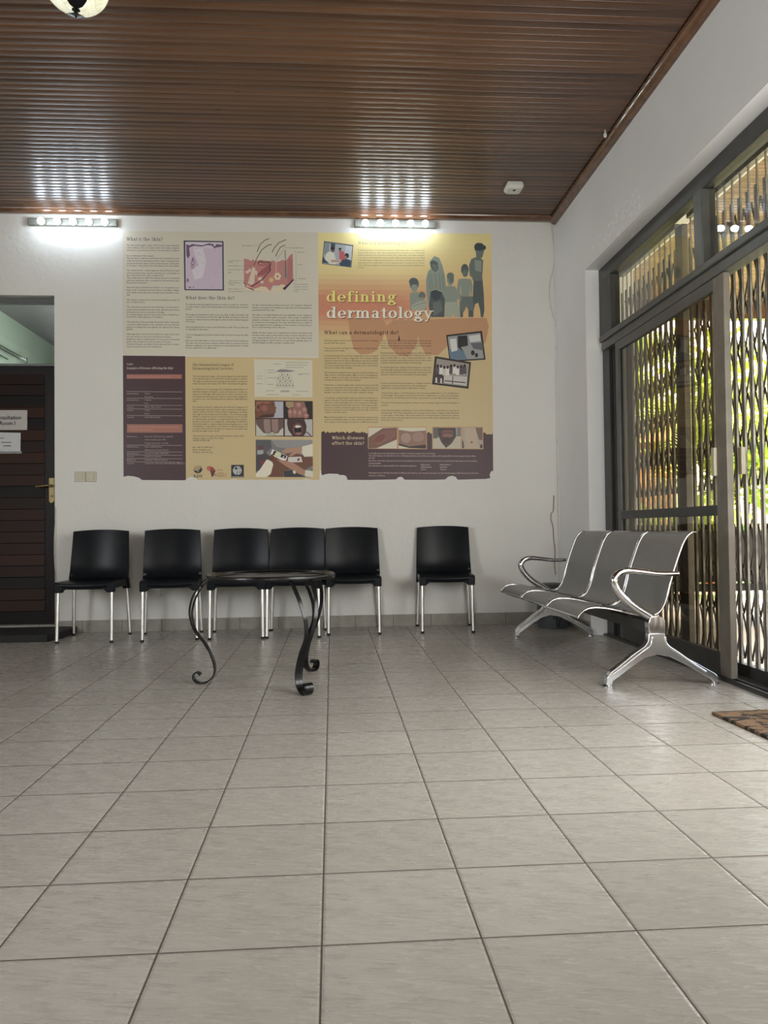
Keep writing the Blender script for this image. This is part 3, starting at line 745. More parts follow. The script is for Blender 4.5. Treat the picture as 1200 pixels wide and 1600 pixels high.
bench = make_bench('three seat perforated grey metal waiting bench with chrome arms and feet', 'perf', 'chrome', 'cast', 'alu_d')
bench.location = (1.62, 3.775, 0); bench.rotation_euler = (0, 0, math.radians(1.0))
bo = make_bench('black perforated metal bench on the veranda behind the gate', 'perf_b', 'black', 'black', 'rubber')
bo.location = (2.55, 6.3, -.02); bo.rotation_euler = (0, 0, math.radians(-90))

# ------------------------------------------------------------------ lamps, detector, switches
def vanity(x0, x1, bx, z, label):
    v = empty('bulb_bar_light', ((x0 + x1) / 2, D, z), label, 'wall light', 'five bulb bars above the posters')
    m = MB(); m.box((x0, D - .035, z - .006), (x1, D, z + .050)); m.build('back_plate', 'plate', v, bevel=.006)
    for x in bx:
        m = MB(); m.lathe([(.017, 0), (.017, .03), (.013, .036), (.013, 0)], n=16); m.v = [(x + a, D - .035 - c, z + .012 + b) for a, b, c in m.v]; s = m.build('lamp_holder', 'plate', v)
        m = MB(); m.lathe([(.0001, .031), (.012, .033), (.019, .042), (.025, .054), (.0265, .064), (.024, .077), (.016, .087), (.0001, .091)], n=20); m.v = [(x + a, D - .035 - c, z + b) for a, b, c in m.v]
        m.build('bulb', 'bulb', s)
for bar in (((-2.40, -1.70), [-2.27 + .1225 * i for i in range(5)], 3.262, 'five bulb bar light near the ceiling at the left, above the dark door side'),
            ((.21, .885), [.296 + .1225 * i for i in range(5)], 3.287, 'five bulb bar light near the ceiling above the yellow poster')):
    (x0, x1), bx, z, lb = bar; vanity(x0, x1, bx, z, lb)
d = empty('smoke_detector', (1.392, 5.68, CZ), 'small white square detector on the varnished board ceiling', 'detector')
def rsq(hw, r, n=6):
    out = []
    for cx, cy, a0 in ((hw - r, hw - r, 0), (-(hw - r), hw - r, 90), (-(hw - r), -(hw - r), 180), (hw - r, -(hw - r), 270)):
        for k in range(n + 1): a = math.radians(a0 + 90 * k / n); out.append((cx + r * math.cos(a), cy + r * math.sin(a)))
    return out
m = MB(); L0 = rsq(.058, .012); L1 = rsq(.066, .02); L2 = rsq(.066, .02); L3 = rsq(.052, .02)
vs = []; n = len(L0)
for L_, z in ((L0, 0), (L0, -.012), (L1, -.014), (L2, -.030), (L3, -.048)): vs += [(1.392 + a, 5.68 + b_, CZ + z) for a, b_ in L_]
m.add(vs, [(k * n + i, k * n + (i + 1) % n, (k + 1) * n + (i + 1) % n, (k + 1) * n + i) for k in range(4) for i in range(n)] + [tuple(range(4 * n, 5 * n))])
m.build('case', 'white', d, smooth=35)
m = MB(); m.lathe([(0, -.0505), (.011, -.0505), (.012, -.047)], (1.392, 5.665, CZ), 16); m.build('test_button', 'ink', d)
c = empty('ceiling_rose', (1.86, 4.86, CZ), 'tiny cream plug hanging from the ceiling beside the moulding', 'ceiling plug')
m = MB(); m.lathe([(.004, 0), (.004, -.02), (.010, -.022), (.011, -.04), (.006, -.05), (0, -.05)], (1.80, 4.86, CZ), 12); c.location = (1.80, 4.86, CZ); m.build('plug_body', 'white', c)
# pendant bowl, mostly above the picture
px, py = -1.098, 3.42
p = empty('pendant_lamp', (px, py, CZ), 'cream glass bowl lamp with dark metal leaf bands hanging from the ceiling', 'ceiling light')
m = MB(); m.lathe([(0, 0), (.07, 0), (.065, -.02), (.012, -.035), (.012, -.12), (.02, -.13), (0, -.14)], (px, py, CZ), 24); m.build('stem', 'iron', p)
zb = 3.089
m = MB(); m.lathe([(.140 * math.sin(a), zb + .140 * .82 * (1 - math.cos(a))) for a in [i * PI / 2 * .98 / 14 + .02 for i in range(15)]] + [(.133 * math.sin(a), zb + .008 + .140 * .80 * (1 - math.cos(a))) for a in [i * PI / 2 * .98 / 14 + .02 for i in range(14, -1, -1)]], (px, py, 0), 40)
m.build('glass_bowl', 'alab', p)
m = MB()
for k in range(2):
    a = -PI * .4 + PI * k
    vs = []; fs = []
    for i in range(13):
        s = i / 12; q = s * PI / 2; rr = .143 * math.sin(q) + .002; z = zb - .002 + .140 * .82 * (1 - math.cos(q)); wd = .050 * math.sin(PI * min(1, s * .95 + .02)) ** 1.1 + .003
        for e in (-1, 0, 1):
            th = a + e * wd / max(rr, .03); vs.append((px + rr * math.cos(th), py + rr * math.sin(th), z - (.003 if e == 0 else 0)))
    for i in range(12):
        for k2 in range(2): fs.append((i * 3 + k2, i * 3 + k2 + 1, i * 3 + k2 + 4, i * 3 + k2 + 3))
    m.add(vs, fs)
m.lathe([(.143, zb + .112), (.148, zb + .116), (.148, zb + .13), (.138, zb + .13)], (px, py, 0), 40)
m.build('leaf_bands', 'iron', p)
m = MB(); m.lathe([(0, zb - .034), (.006, zb - .030), (.004, zb - .022), (.010, zb - .016), (.006, zb - .006), (.018, zb + .001), (0, zb + .004)], (px, py, 0), 16); m.build('finial', 'iron', p)
m = MB()
for k in range(3):
    a = PI / 6 + 2 * PI * k / 3; m.tube([(px + .135 * math.cos(a), py + .135 * math.sin(a), zb + .12), (px + .01 * math.cos(a), py + .01 * math.sin(a), CZ - .13)], .004, 8)
m.build('support_rods', 'iron', p)
s = empty('light_switch', (-1.962, D, 1.243), 'pair of square beige switch plates beside the dark door', 'switch')
for i, x in enumerate((-2.005, -1.918)):
    m = MB(); m.box((x - .041, D - .009, 1.201), (x + .041, D, 1.283)); o = m.build('switch_plate', 'switch', s, bevel=.004)
    m = MB(); m.box((x - .023, D - .0135, 1.220), (x + .023, D - .0088, 1.264)); m.build('rocker', 'switch', o, bevel=.002)

# ------------------------------------------------------------------ mats, bin, cables, small marks
m = MB(); m.prism([(-3.0, 5.815), (-2.085, 5.815), (-2.032, 5.99), (-2.032, D - .002), (-3.0, D - .002)], lambda p, t: (p[0], p[1], t), 0, .052)
tag(m.build('door_step_mat', 'rubber', bevel=.006), 'thick black rubber step mat in front of the dark door', 'mat')
a = math.radians(3)
m = MB(); m.prism([(1.587, 3.172), (1.625, 2.35), (1.965, 2.35), (1.952, 3.190)], lambda p, t: (p[0], p[1], t), 0, .014)
tag(m.build('doormat', 'coir', bevel=.006), 'brown coir doormat with black pattern at the open doorway', 'doormat')
bx, by = 1.742, 6.05
t = empty('bucket_bin', (bx, by, 0), 'round dark grey bin in the corner behind the metal bench', 'bin')
m = MB(); m.lathe([(0, 0), (.112, 0), (.118, .02), (.122, .32), (.0, .32)], (bx, by, 0), 40); m.build('drum', 'bin', t)
m = MB(); m.lathe([(.122, .318), (.130, .318), (.130, .335), (.118, .345), (.06, .352), (0, .352)], (bx, by, 0), 40); m.build('lid', 'bin_d', t)
def on_drum(x, z, r=.1235):
    th = x / r - PI / 2 - .50; return (bx + r * math.cos(th), by + r * math.sin(th), z)
m = MB(); m.grid(lambda u, v: on_drum(-.045 + .085 * u, .15 + .11 * v), 8, 1); o = m.build('label_panel', 'bin_d', t)
m = MB()
for i in range(9):
    z = .152 + i * .0118; m.add([on_drum(-.045, z, .1242), on_drum(-.038, z + .004, .1242), on_drum(-.038, z + .009, .1242), on_drum(-.045, z + .005, .1242)], [(0, 1, 2, 3)])
m.build('hazard_stripe', 'pale', o, smooth=0)
_bin_label = o
m = MB(); m.box((bx - .03, by - .155, .085), (bx + .045, by - .12, .105)); m.box((bx - .002, by - .15, .02), (bx + .016, by - .12, .09)); m.build('pedal', 'bin_d', t, bevel=.004)
def cable(name, pts, r, mat, label, clips=()):
    o = empty(name, pts[-1], label, 'cable')
    m = MB(); m.tube(smoothpath(pts, 6), r, 8); m.build('cord', mat, o)
    for c in clips:
        m = MB(); m.box((c[0] - .010, c[1] - .006, c[2] - .004), (c[0] + .004, c[1] + .004, c[2] + .004)); m.build('cable_clip', 'white', o)
    return o
yy = D - .006
cable('wall_cable', [(1.862, yy, 3.35), (1.868, yy, 3.27), (1.893 - .012, yy, 3.15), (1.885 - .004, yy, 3.0), (1.842, yy, 2.84), (1.836, yy, 2.72), (1.862, yy, 2.56), (1.884, yy, 2.50), (1.884, yy, 2.2), (1.882, yy, 1.8), (1.884, yy, 1.4), (1.880, yy, 1.0), (1.884, yy, .6), (1.880, yy, .12)], .0032, 'cable', 'thin white cable running down the right corner of the back wall',
      [(1.884, yy, z) for z in (2.49, 2.30, 1.92, 1.52, 1.20)])
cable('hanging_cable', [(1.846, yy, 1.06), (1.842, yy, .98), (1.838, yy, .93), (1.822, yy, .91), (1.818, yy, .86), (1.834, yy, .80), (1.838, yy, .70), (1.848, yy, .60), (1.842, yy, .50), (1.850, yy, .40)], .003, 'cable_b', 'loose brown cable hooked low in the right corner above the bin')
cable('door_cable', [(-2.195, yy, 1.0), (-2.203 + .006, yy, .92), (-2.212 + .012, yy - .01, .8), (-2.215 + .012, yy - .012, .66), (-2.208 + .008, yy - .006, .52), (-2.197, yy, .43), (-2.197, yy, .10)], .003, 'cable', 'thin white cable hanging down beside the dark door frame')
m = MB(); m.tube(smoothpath([(-1.375, yy, .44), (-1.378, yy, .36), (-1.375, yy, .30), (-1.385, yy, .27)]), .0035, 6); m.tube([(-1.382, yy, .29), (-1.368, yy, .275)], .006, 6)
tag(m.build('wall_hook', 'cable'), 'short white hook stub low on the wall behind the second chair from the door', 'hook')
# flue-like cable trunking strip in the corner
m = MB(); m.box((XR - .012, D - .012, .1), (XR, D, CZ - .06)); tag(m.build('trim_5', 'wall', smooth=0, bevel=.002), kind='structure')

# ------------------------------------------------------------------ surveyed positions on the back wall (poster layout units)
WP = D
def W(u, v, off=0.0):
    d = fw + rt * ((u - 600) / FPX) + up * ((800 - v) / FPX)
    y = WP; q = CAM + d * (y / d.y)
    return (q.x, WP - off * (.3 if WP == D else 1), q.z)
def text_polys(txt, size=1.0, bold=0.0, res=2):
    cu = bpy.data.curves.new('t', 'FONT'); cu.body = txt; cu.size = size; cu.resolution_u = res; cu.offset = bold; cu.fill_mode = 'FRONT'
    o = bpy.data.objects.new('t', cu); C.objects.link(o)
    dg = bpy.context.evaluated_depsgraph_get(); ev = o.evaluated_get(dg); me = ev.to_mesh()
    vs = [(v.co.x, v.co.y) for v in me.vertices]; fs = [tuple(p.vertices) for p in me.polygons]
    ev.to_mesh_clear(); bpy.data.objects.remove(o); bpy.data.curves.remove(cu)
    return vs, fs
_tc = {}
def put_text(m, txt, u0, v, h, u1=None, off=.0008, col=None, bold=0.0, mi=0, slope=0.0, res=1, F=None):
    """baseline v, capital height h, stretched to end at u1"""
    k = (txt, bold, res)
    if k not in _tc: _tc[k] = text_polys(txt, 1.0, bold, res)
    vs, fs = _tc[k]
    if not vs: return
    x0 = min(p[0] for p in vs); x1 = max(p[0] for p in vs); s = h / .73
    sx = s if u1 is None else (u1 - u0) / max(x1 - x0, 1e-6)
    F = F or W
    m.add([F(u0 + (p[0] - x0) * sx, v - p[1] * s + slope * (p[0] - x0) * sx, off) for p in vs], fs, mi, col)

m = MB(); put_text(m, 'NON', -.030, -.232, .014, .014, off=0, F=lambda u, v, q: on_drum(u, -v, .1243)); m.build('label_lettering', 'pale', _bin_label, smooth=0)

# ------------------------------------------------------------------ door signs
WP = D + .012 - .004
s = empty('door_sign', W(12, 657), 'grey plate lettered Consultation Room I on the dark door', 'sign')
m = MB(); a = W(-19, 641); b_ = W(43, 672); m.box((a[0], WP - .008, b_[2]), (b_[0], WP, a[2])); m.build('plate', 'sign', s, bevel=.0015)
m = MB(); put_text(m, 'Consultation', -9.5, 655.5, 6.3, 33.8, off=.0092, res=3, bold=.016); put_text(m, 'Room I', 0.5, 664.2, 6.0, 24.5, off=.0092, res=3, bold=.016); m.build('lettering', 'ink', s, smooth=0)
s = empty('paper_notice', W(0, 690), 'white paper notice in a sleeve below the Consultation plate', 'notice')
m = MB(); vs = [W(-30, 675.5, .010), W(33, 676.5, .012), W(32.5, 705.5, .009), W(-30, 705.5, .009)]
m.add(vs + [(x, WP - .006, z) for x, y, z in vs], [(0, 1, 2, 3), (0, 1, 5, 4), (1, 2, 6, 5), (2, 3, 7, 6), (3, 0, 4, 7), (4, 5, 6, 7)]); m.build('sheet', 'paper', s, smooth=0)
m = MB(); m.add([W(-30, 704, .007), W(34.5, 705, .007), W(34.5, 709, .007), W(-30, 709, .007)], [(0, 1, 2, 3)]); m.add([W(-30, 704, .004), W(34.5, 705, .004), W(34.5, 709, .004), W(-30, 709, .004)], [(0, 1, 2, 3)]); m.build('sleeve', 'alu', s, smooth=0)
m = MB()
for (x0, x1, v) in ((-8, 7, 684.5), (3, 19, 691), (6, 18, 696.5)): m.add([W(x0, v, .0135), W(x1, v, .0135), W(x1, v + .9, .0135), W(x0, v + .9, .0135)], [(0, 1, 2, 3)])
m.build('print_lines', 'ink', s, smooth=0)
WP = D
# ------------------------------------------------------------------ slab serif letters for the printed headings
def serif(ch, w=.105):
    P = []; t = .052; e = .05
    R = lambda a, b, c, d: P.append([(a, b), (c, b), (c, d), (a, d)])
    def A(cx, cy, rx, ry, a0, a1, th=None):
        n = max(6, int(abs(a1 - a0) / 15)); o = []; th = th or .05
        for k in range(n + 1):
            a = math.radians(a0 + (a1 - a0) * k / n); o.append((a, cx + rx * math.cos(a), cy + ry * math.sin(a)))
        for k in range(n):
            a, x, y = o[k]; b, x2, y2 = o[k + 1]
            f = lambda q: (cx + (rx - w) * math.cos(q), cy + (ry - th) * math.sin(q))
            P.append([(x, y), (x2, y2), f(b), f(a)])
    O = lambda cx, cy, rx, ry, th=None: A(cx, cy, rx, ry, 0, 360, th)
    L = lambda x0, y0, x1, y1, ww: P.append([(x0, y0), (x0 + ww, y0), (x1 + ww, y1), (x1, y1)])
    B = lambda x, y, r: P.append([(x + r * math.cos(i * PI / 5), y + r * math.sin(i * PI / 5)) for i in range(10)])
    def stem(x, y0, y1, lo=1, hi=1, rr=1):
        R(x, y0, x + w, y1)
        if lo: R(x - .07, y0, x + w + .07 * rr, y0 + t)
        if hi: R(x - .08, y1 - t, x + w / 2, y1)
    c = ch
    if c == 'a': A(.24, .33, .19, .17, 0, 165); R(.43 - w, 0, .43, .33); O(.23, .15, .18, .15, .045); R(.43 - w, 0, .52, t); return P, .55
    if c == 'b': stem(.09, 0, .74, 0); O(.34, .25, .22, .25); return P, .60
    if c == 'c': A(.28, .25, .24, .25, 48, 318); B(.43, .38, .06); return P, .52
    if c == 'd': stem(.40, 0, .74, 0); R(.40, 0, .60, t); O(.28, .25, .23, .25); return P, .63
    if c == 'e': A(.28, .25, .24, .25, 0, 322); R(.08, .22, .50, .22 + t); return P, .55
    if c == 'f': stem(.12, 0, .58, 1, 0); A(.30, .57, .18, .17, 35, 180); R(.03, .5 - t, .37, .5); B(.42, .65, .05); return P, .42
    if c == 'g': O(.25, .33, .19, .17); A(.27, .06, .19, .09, 90, 270, .05); R(.24, .02, .40, .02 + w * .75); O(.27, -.10, .24, .13, .045); R(.38, .42, .54, .49); return P, .56
    if c in 'hnm':
        stem(.10, 0, .74 if c == 'h' else .5); A(.31, .30, .19, .20, 0, 150); R(.50 - w, 0, .50, .31); R(.43 - w, 0, .57, t)
        if c == 'm': A(.59, .30, .19, .20, 0, 150); R(.78 - w, 0, .78, .31); R(.71 - w, 0, .85, t); return P, .90
        return P, .62
    if c == 'i': stem(.10, 0, .5); B(.10 + w / 2, .64, .07); return P, .33
    if c == 'k': stem(.10, 0, .74); L(.20, .22, .44, .5, .07); L(.40, 0, .22, .28, .13); R(.36, 0, .62, t); R(.38, .5 - t, .60, .5); return P, .63
    if c == 'l': stem(.10, 0, .74); return P, .33
    if c == 'o': O(.28, .25, .24, .25); return P, .56
    if c == 'p': stem(.10, -.22, .5); O(.34, .25, .22, .25); return P, .60
    if c == 'r': stem(.10, 0, .5); A(.33, .28, .18, .22, 60, 170); B(.41, .43, .06); return P, .46
    if c == 's': A(.23, .36, .17, .14, 35, 270, .05); A(.23, .14, .18, .14, -145, 90, .05); return P, .46
    if c == 't': R(.12, .12, .12 + w, .66); R(.02, .5 - t, .36, .5); A(.27, .14, .15, .14, 180, 320, .05); return P, .40
    if c == 'u': stem(.08, .18, .5, 0); A(.28, .2, .20, .2, 180, 340); stem(.42, 0, .5, 0); R(.42, 0, .60, t); return P, .62
    if c == 'x': L(.36, 0, .06, .5, .13); L(.04, 0, .38, .5, .07); R(0, 0, .2, t); R(.3, 0, .56, t); R(0, .5 - t, .24, .5); R(.32, .5 - t, .54, .5); return P, .56
    if c == 'y': L(.24, .02, .05, .5, .12); L(.16, -.2, .42, .5, .065); B(.15, -.16, .055); R(-.02, .5 - t, .24, .5); R(.34, .5 - t, .58, .5); return P, .58
    if c == 'W': L(.24, 0, .05, .68, .12); L(.27, 0, .46, .68, .06); L(.58, 0, .40, .68, .12); L(.62, 0, .82, .68, .06); R(-.02, .68 - t, .24, .68); R(.34, .68 - t, .58, .68); R(.74, .68 - t, .96, .68); return P, .96
    if c in 'ILDEBT':
        if c == 'T': R(.27, 0, .27 + w, .68); R(.19, 0, .46, t); R(.03, .68 - t, .62, .68); R(.03, .52, .03 + t, .68); R(.62 - t, .52, .62, .68); return P, .66
        R(.12, 0, .12 + w, .68); R(.03, 0, .32, t); R(.03, .68 - t, .32, .68)
        if c == 'I': return P, .38
        if c == 'L': R(.12, 0, .54, t); R(.54 - t, 0, .54, .2); return P, .58
        if c == 'D': A(.30, .34, .34, .34, -90, 90); R(.12, 0, .32, t); R(.12, .68 - t, .32, .68); return P, .70
        if c == 'E': R(.12, 0, .55, t); R(.12, .68 - t, .53, .68); R(.12, .33, .42, .33 + t); R(.55 - t, 0, .55, .2); R(.53 - t, .5, .53, .68); return P, .60
        A(.32, .51, .20, .17, -90, 90); A(.33, .18, .24, .19, -90, 90); return P, .62
    if c == 'S': A(.30, .50, .21, .19, 30, 270, .06); A(.29, .19, .23, .19, -150, 90, .06); R(.07, 0, .07 + t, .2); R(.47, .5, .47 + t, .68); return P, .58
    if c == 'A': L(.06, 0, .32, .68, .06); L(.50, 0, .30, .68, .13); R(.16, .2, .52, .2 + t); R(0, 0, .2, t); R(.44, 0, .72, t); return P, .70
    if c == '?': A(.24, .52, .18, .18, -60, 170); B(.12, .56, .055); R(.20, .17, .20 + w * .8, .36); B(.25, .07, .07); return P, .46
    if c == '*': B(.15, .55, .09); return P, .3
    return P, .27
def heading(m, txt, u0, v, xh, u1, off=.0010, col=None, w=.105, slope=0.0, tight=.0, F=None):
    x = 0; polys = []
    for ch in txt:
        P, adv = serif(ch, w); polys += [[(a + x, b) for a, b in q] for q in P]; x += adv + tight
    xm = max(p[0] for q in polys for p in q); s = (u1 - u0) / xm; sy = xh / .5; F = F or W
    for i, q in enumerate(polys):
        m.add([F(u0 + a * s, v - b * sy + slope * a * s, off + (i % 14) * .00003) for a, b in q], [tuple(range(len(q)))], 0, col)

def hexc(r, g, b, k=1.14):
    c = srgb(r, g, b); g_ = .3 * c[0] + .55 * c[1] + .15 * c[2]
    return tuple(min(.86, (x + (g_ - x) * .20) * k) for x in c[:3]) + (1,)
class Pic:
    """flat coloured print: polygons in poster layout units, each later shape one ink layer higher"""
    def __init__(s, lay=.0004, ox=0, oy=0, sc=1.0): s.m = MB(); s.o = lay; s.ox = ox; s.oy = oy; s.sc = sc
    def q(s, pts, col, step=.000035):
        s.o += step
        s.m.add([W(s.ox + a / s.sc, s.oy + b / s.sc, s.o) for a, b in pts], [tuple(range(len(pts)))], 0, col)
    def rect(s, a, b, c, d, col): s.q([(a, b), (c, b), (c, d), (a, d)], col)
    def ell(s, cx, cy, rx, ry, col, rot=0, n=18):
        r = math.radians(rot); s.q([(cx + rx * math.cos(t) * math.cos(r) - ry * math.sin(t) * math.sin(r), cy + rx * math.cos(t) * math.sin(r) + ry * math.sin(t) * math.cos(r)) for t in [2 * PI * i / n for i in range(n)]], col)
    def line(s, pts, wd, col):
        for (a, b), (c, d) in zip(pts[:-1], pts[1:]):
            s.o += .000012
            L = math.hypot(c - a, d - b) or 1; nx = -(d - b) / L * wd / 2; ny = (c - a) / L * wd / 2
            s.m.add([W(s.ox + x / s.sc, s.oy + y / s.sc, s.o) for x, y in ((a + nx, b + ny), (c + nx, d + ny), (c - nx, d - ny), (a - nx, b - ny))], [(0, 1, 2, 3)], 0, col)
    def build(s, name, par, label=None):
        o = s.m.build(name, 'print', par, smooth=0)
        if label: o['label'] = label
        return o
TAN = hexc(200, 176, 120); MAR = hexc(72, 44, 50); WHT = hexc(202, 195, 176); INK = hexc(42, 35, 31); INKB = hexc(56, 52, 66)
def column_text(m, x0, x1, rows, h=2.35, col=INK, slope=.006):
    for v, txt, *r in rows:
        xe = x1 if not r else r[0]
        put_text(m, txt, x0, v, h, xe, off=.0008, col=col, slope=slope, bold=.012, res=1)

# ---- left poster
LPo = empty('wall_poster', (W(344, 556)[0], D, W(344, 556)[2]), 'left printed poster headed What is the Skin, cream above with maroon and tan panels below', 'poster', 'printed skin posters on the back wall')
m = MB()
def sheet(name, outline, col, par, lay, label=None, thick=.0004):
    q = MB(); n = len(outline)
    a = [W(u, v, lay) for u, v in outline]; b = [W(u, v, lay - thick) for u, v in outline]
    q.add(a + b, [tuple(range(n))] + [(i, (i + 1) % n, n + (i + 1) % n, n + i) for i in range(n)], 0, col)
    o = q.build(name, 'print', par, smooth=0)
    if label: o['label'] = label
    return o
sheet('tan_panel', [(289, 557), (499, 559), (499.5, 750), (490, 750), (478, 748), (470, 749.5), (372, 749.5), (366, 748.5), (358, 749.5), (309, 750), (306, 747), (301, 744.5), (292, 747), (290, 752)], TAN, LPo, .0003, 'tan panel with a torn lower edge')
sheet('cream_panel', [(191.5, 361), (497, 363), (499, 557.5), (192, 555)], WHT, LPo, .0006, 'cream upper panel')
sheet('maroon_panel', [(192, 555.5), (289.5, 556.5), (290.5, 749), (288.5, 750.5), (222, 750), (217, 746.5), (210, 744.5), (200, 743.5), (193, 745)], MAR, LPo, .0006, 'maroon lower panel')
m = MB(); heading(m, 'What is the Skin?', 197.5, 376.0, 3.7, 254, col=INKB, slope=.006, w=.115); heading(m, 'What does the Skin do?', 289.8, 467.6, 3.6, 366, col=INKB, slope=.006, w=.115)
m.build('heading', 'print', LPo, smooth=0)
m = MB(); heading(m, 'The International League of', 300.5, 571.8, 2.8, 365.5, col=INK, w=.12); heading(m, 'Dermatologistical Societies', 300.8, 577.6, 2.8, 364, col=INK, w=.12)
m.build('league_heading', 'print', LPo, smooth=0)
m = MB()
column_text(m, 198, 280, [
 (384.2, 'The skin is the largest organ of the body. It represents the'), (388, 'outer surface, it has one square metre and many complex'), (392, 'structures to protect it so we do our best way to defence'),
 (400.6, 'It is constructed of three layers.', 241), (404.4, 'The top layer is called the epidermis and completely covers'), (408.4, 'Cells formed by layering proteins. Skin is physical and'), (412.4, 'chemical barrier apart of the environment, called the'), (416, 'horny layer, makes up for the dead layers into and surface'),
 (423.4, 'The epidermis also contains pigment cells and fresh low pain'), (427.6, 'of the growing nerves, and the cells that can concentrate on'), (431.2, 'the outermost zone, skin comparisons.', 256), (435.2, 'The middle layer is called the dermis, below is connected'), (439.2, 'with the epidermis. By a complex border known as the'), (442.8, 'basement membrane.', 231),
 (450, 'Since the layer and which are tied to, it is recognised, as a'), (454, 'large order of synthetic protein fibres, including collagen'), (458, 'and elastin which give the strength and elasticity to the'), (461.6, 'skin.', 204),
 (469.4, 'The dermis contains blood vessels and lymphatic vessels. It'), (473, 'also contains nerves.', 227),
 (480.6, 'The subcutaneous tissue is the third layer. It responds to'), (484.8, 'temperature insulation for the body, distributes pressure'), (488.6, 'during skin and acts as a reservoir of energy.', 257), (492.4, 'It contains larger arteries and veins, both of which are'), (496.2, 'involved for many diseases of circulation.', 255),
 (504, 'The skin has active special structures that represent'), (508, 'continuous differentiation of the epidermis, the hair with the'), (512, 'almost secreting sebaceous glands, the nail and the sweat'), (515.4, 'glands.', 208),
 (523, 'Although they come from the epidermis, they reach deep'), (527, 'into the dermis or even the subcutaneous tissue.', 267), (531, 'Finally, the skin is usually thicker in some areas of internal'), (534.8, 'parts of the body such as the mouth or the nose.', 268), (538.6, 'Certain diseases can affect both skin and those other'), (542.4, 'tissues, known as mucous membranes.', 253)], col=INKB)
column_text(m, 290, 388, [
 (476.6, 'The skin has many biological functions as well as a social one. They also'), (480.4, 'our skin looks or skin is the relationship and communication between'), (483.8, 'people.', 299.5),
 (492.6, 'The pigment determines who runs our skin is. Blood vessels can'), (496.2, 'increase or decrease blood flow through the skin. In doing so, they can'), (500.2, 'increase or reduce heat loss through the skin as well as make it appear'), (503.4, 'red or pale.', 305),
 (512, 'The sweat glands have a heat control function as well. They can also act'), (515.6, 'to stimulate body waste.', 326),
 (524, 'Oil secreting glands produce sebum that is used to keep the skin'), (527.6, 'supple.', 300),
 (533, 'Nerves in the skin detect touch, pressure, heat and cold sensations.'), (537, 'The skin acts as an immune system, which helps to protect us from'), (540.8, 'infection organisms and other substances in the environment to which'), (544.4, 'we are exposed on a daily basis.', 339)], col=INK)
column_text(m, 394, 487.5, [
 (477.6, 'It is also a factory that produces hormones. For example, Vitamin D'), (481.6, 'which is necessary for healthy bone growth and development is'), (485.4, 'manufactured in the skin.', 430),
 (493, 'The skin is normally flexible and very adaptable. It can change to'), (496.8, 'increase its protection when necessary, either slowly or rapidly. For'), (500.8, 'example, sweating on the palms helps us to grip objects which may'), (504.6, 'be needed in an emergency. The skin can thicken into a callus to'), (508.6, 'protect against chronic rubbing or other trauma. It can produce a'), (512.2, 'tan to try protecting us from the sun.', 446),
 (520.8, 'Finally, the skin is part of an organisation of tissue, structures and'), (524.8, 'functions that make up the human body. It cannot function on its'), (528.8, 'own, independently from the rest of the body. It often reflects what'), (532.8, 'is happening to other parts of our body, giving clues to'), (536.4, 'dermatologists as what is going on underneath.', 460)], col=INK)
m.build('body_text', 'print', LPo, smooth=0)
m = MB()
column_text(m, 301, 386.5, [
 (589, 'The International League of Dermatological Societies (ILDS)'), (592.8, 'is the global body for the World\'s dermatological societies.'), (596.8, 'Through its national and international member societies it'), (600.4, 'represents at least 65,000 dermatologists.'),
 (609.2, 'Its objects are to encourage the worldwide advancement of'), (613, 'dermatological education, care and science; it aims to'), (616.8, 'improve knowledge, skill and practice of those professionals'), (620.6, 'practising dermatology and other professionals engaged in'), (624.4, 'research into, and teaching about diseases affecting the'), (627.8, 'skin.', 307.5),
 (637, 'Its activities include organising the World Congress of'), (640.8, 'Dermatology every four years, representing dermatology in'), (644.6, 'official relations with the World Health Organization, working'), (648.4, 'through its International Foundation for Dermatology'), (652, 'division to improve access to dermatological care for people'), (655.8, 'in developing countries, recognising with appropriate'),
 (659.6, 'awards people who are making an outstanding contribution'), (663.4, 'internationally to improving dermatological care, and'), (667, 'stimulating co-operation of societies of dermatology and'), (670.8, 'societies interested in all fields of cutaneous medicine and'), (674.4, 'biology throughout the world.', 343),
 (682, 'The International League of Dermatological Societies Office', 382), (685.8, '4 Fitzroy Square, London W1T 5HQ', 349), (689.2, 'UNITED KINGDOM', 327),
 (700, 'Fax: +44 20 7388 5263', 332.5), (703.8, 'Email: info@ilds.org', 329), (707.6, 'Website: www.ilds.org', 332)], col=INK, slope=.004)
m.build('league_text', 'print', LPo, smooth=0)
PINKW = hexc(168, 150, 146)
p = Pic(.0007)
OR = hexc(166, 104, 84); p.rect(198, 585, 284, 591.8, OR); p.rect(198.5, 663, 285, 676, OR)
for v in (611.8, 622.2, 633, 638.8, 649.2, 695.5, 705.8, 710.8, 716.4, 721.6): p.q([(198, v - .3), (284.8, v + .3), (284.8, v + .9), (198, v + .3)], PINKW)
p.build('table_rules', LPo, 'orange heading bars and pale ruled lines')
m = MB(); CR = hexc(205, 196, 178)
heading(m, 'TABLE', 198, 570.4, 1.9, 208, col=CR, w=.13); heading(m, 'Examples of Diseases Affecting the Skin*', 198, 576.8, 2.4, 271, col=CR, w=.12)
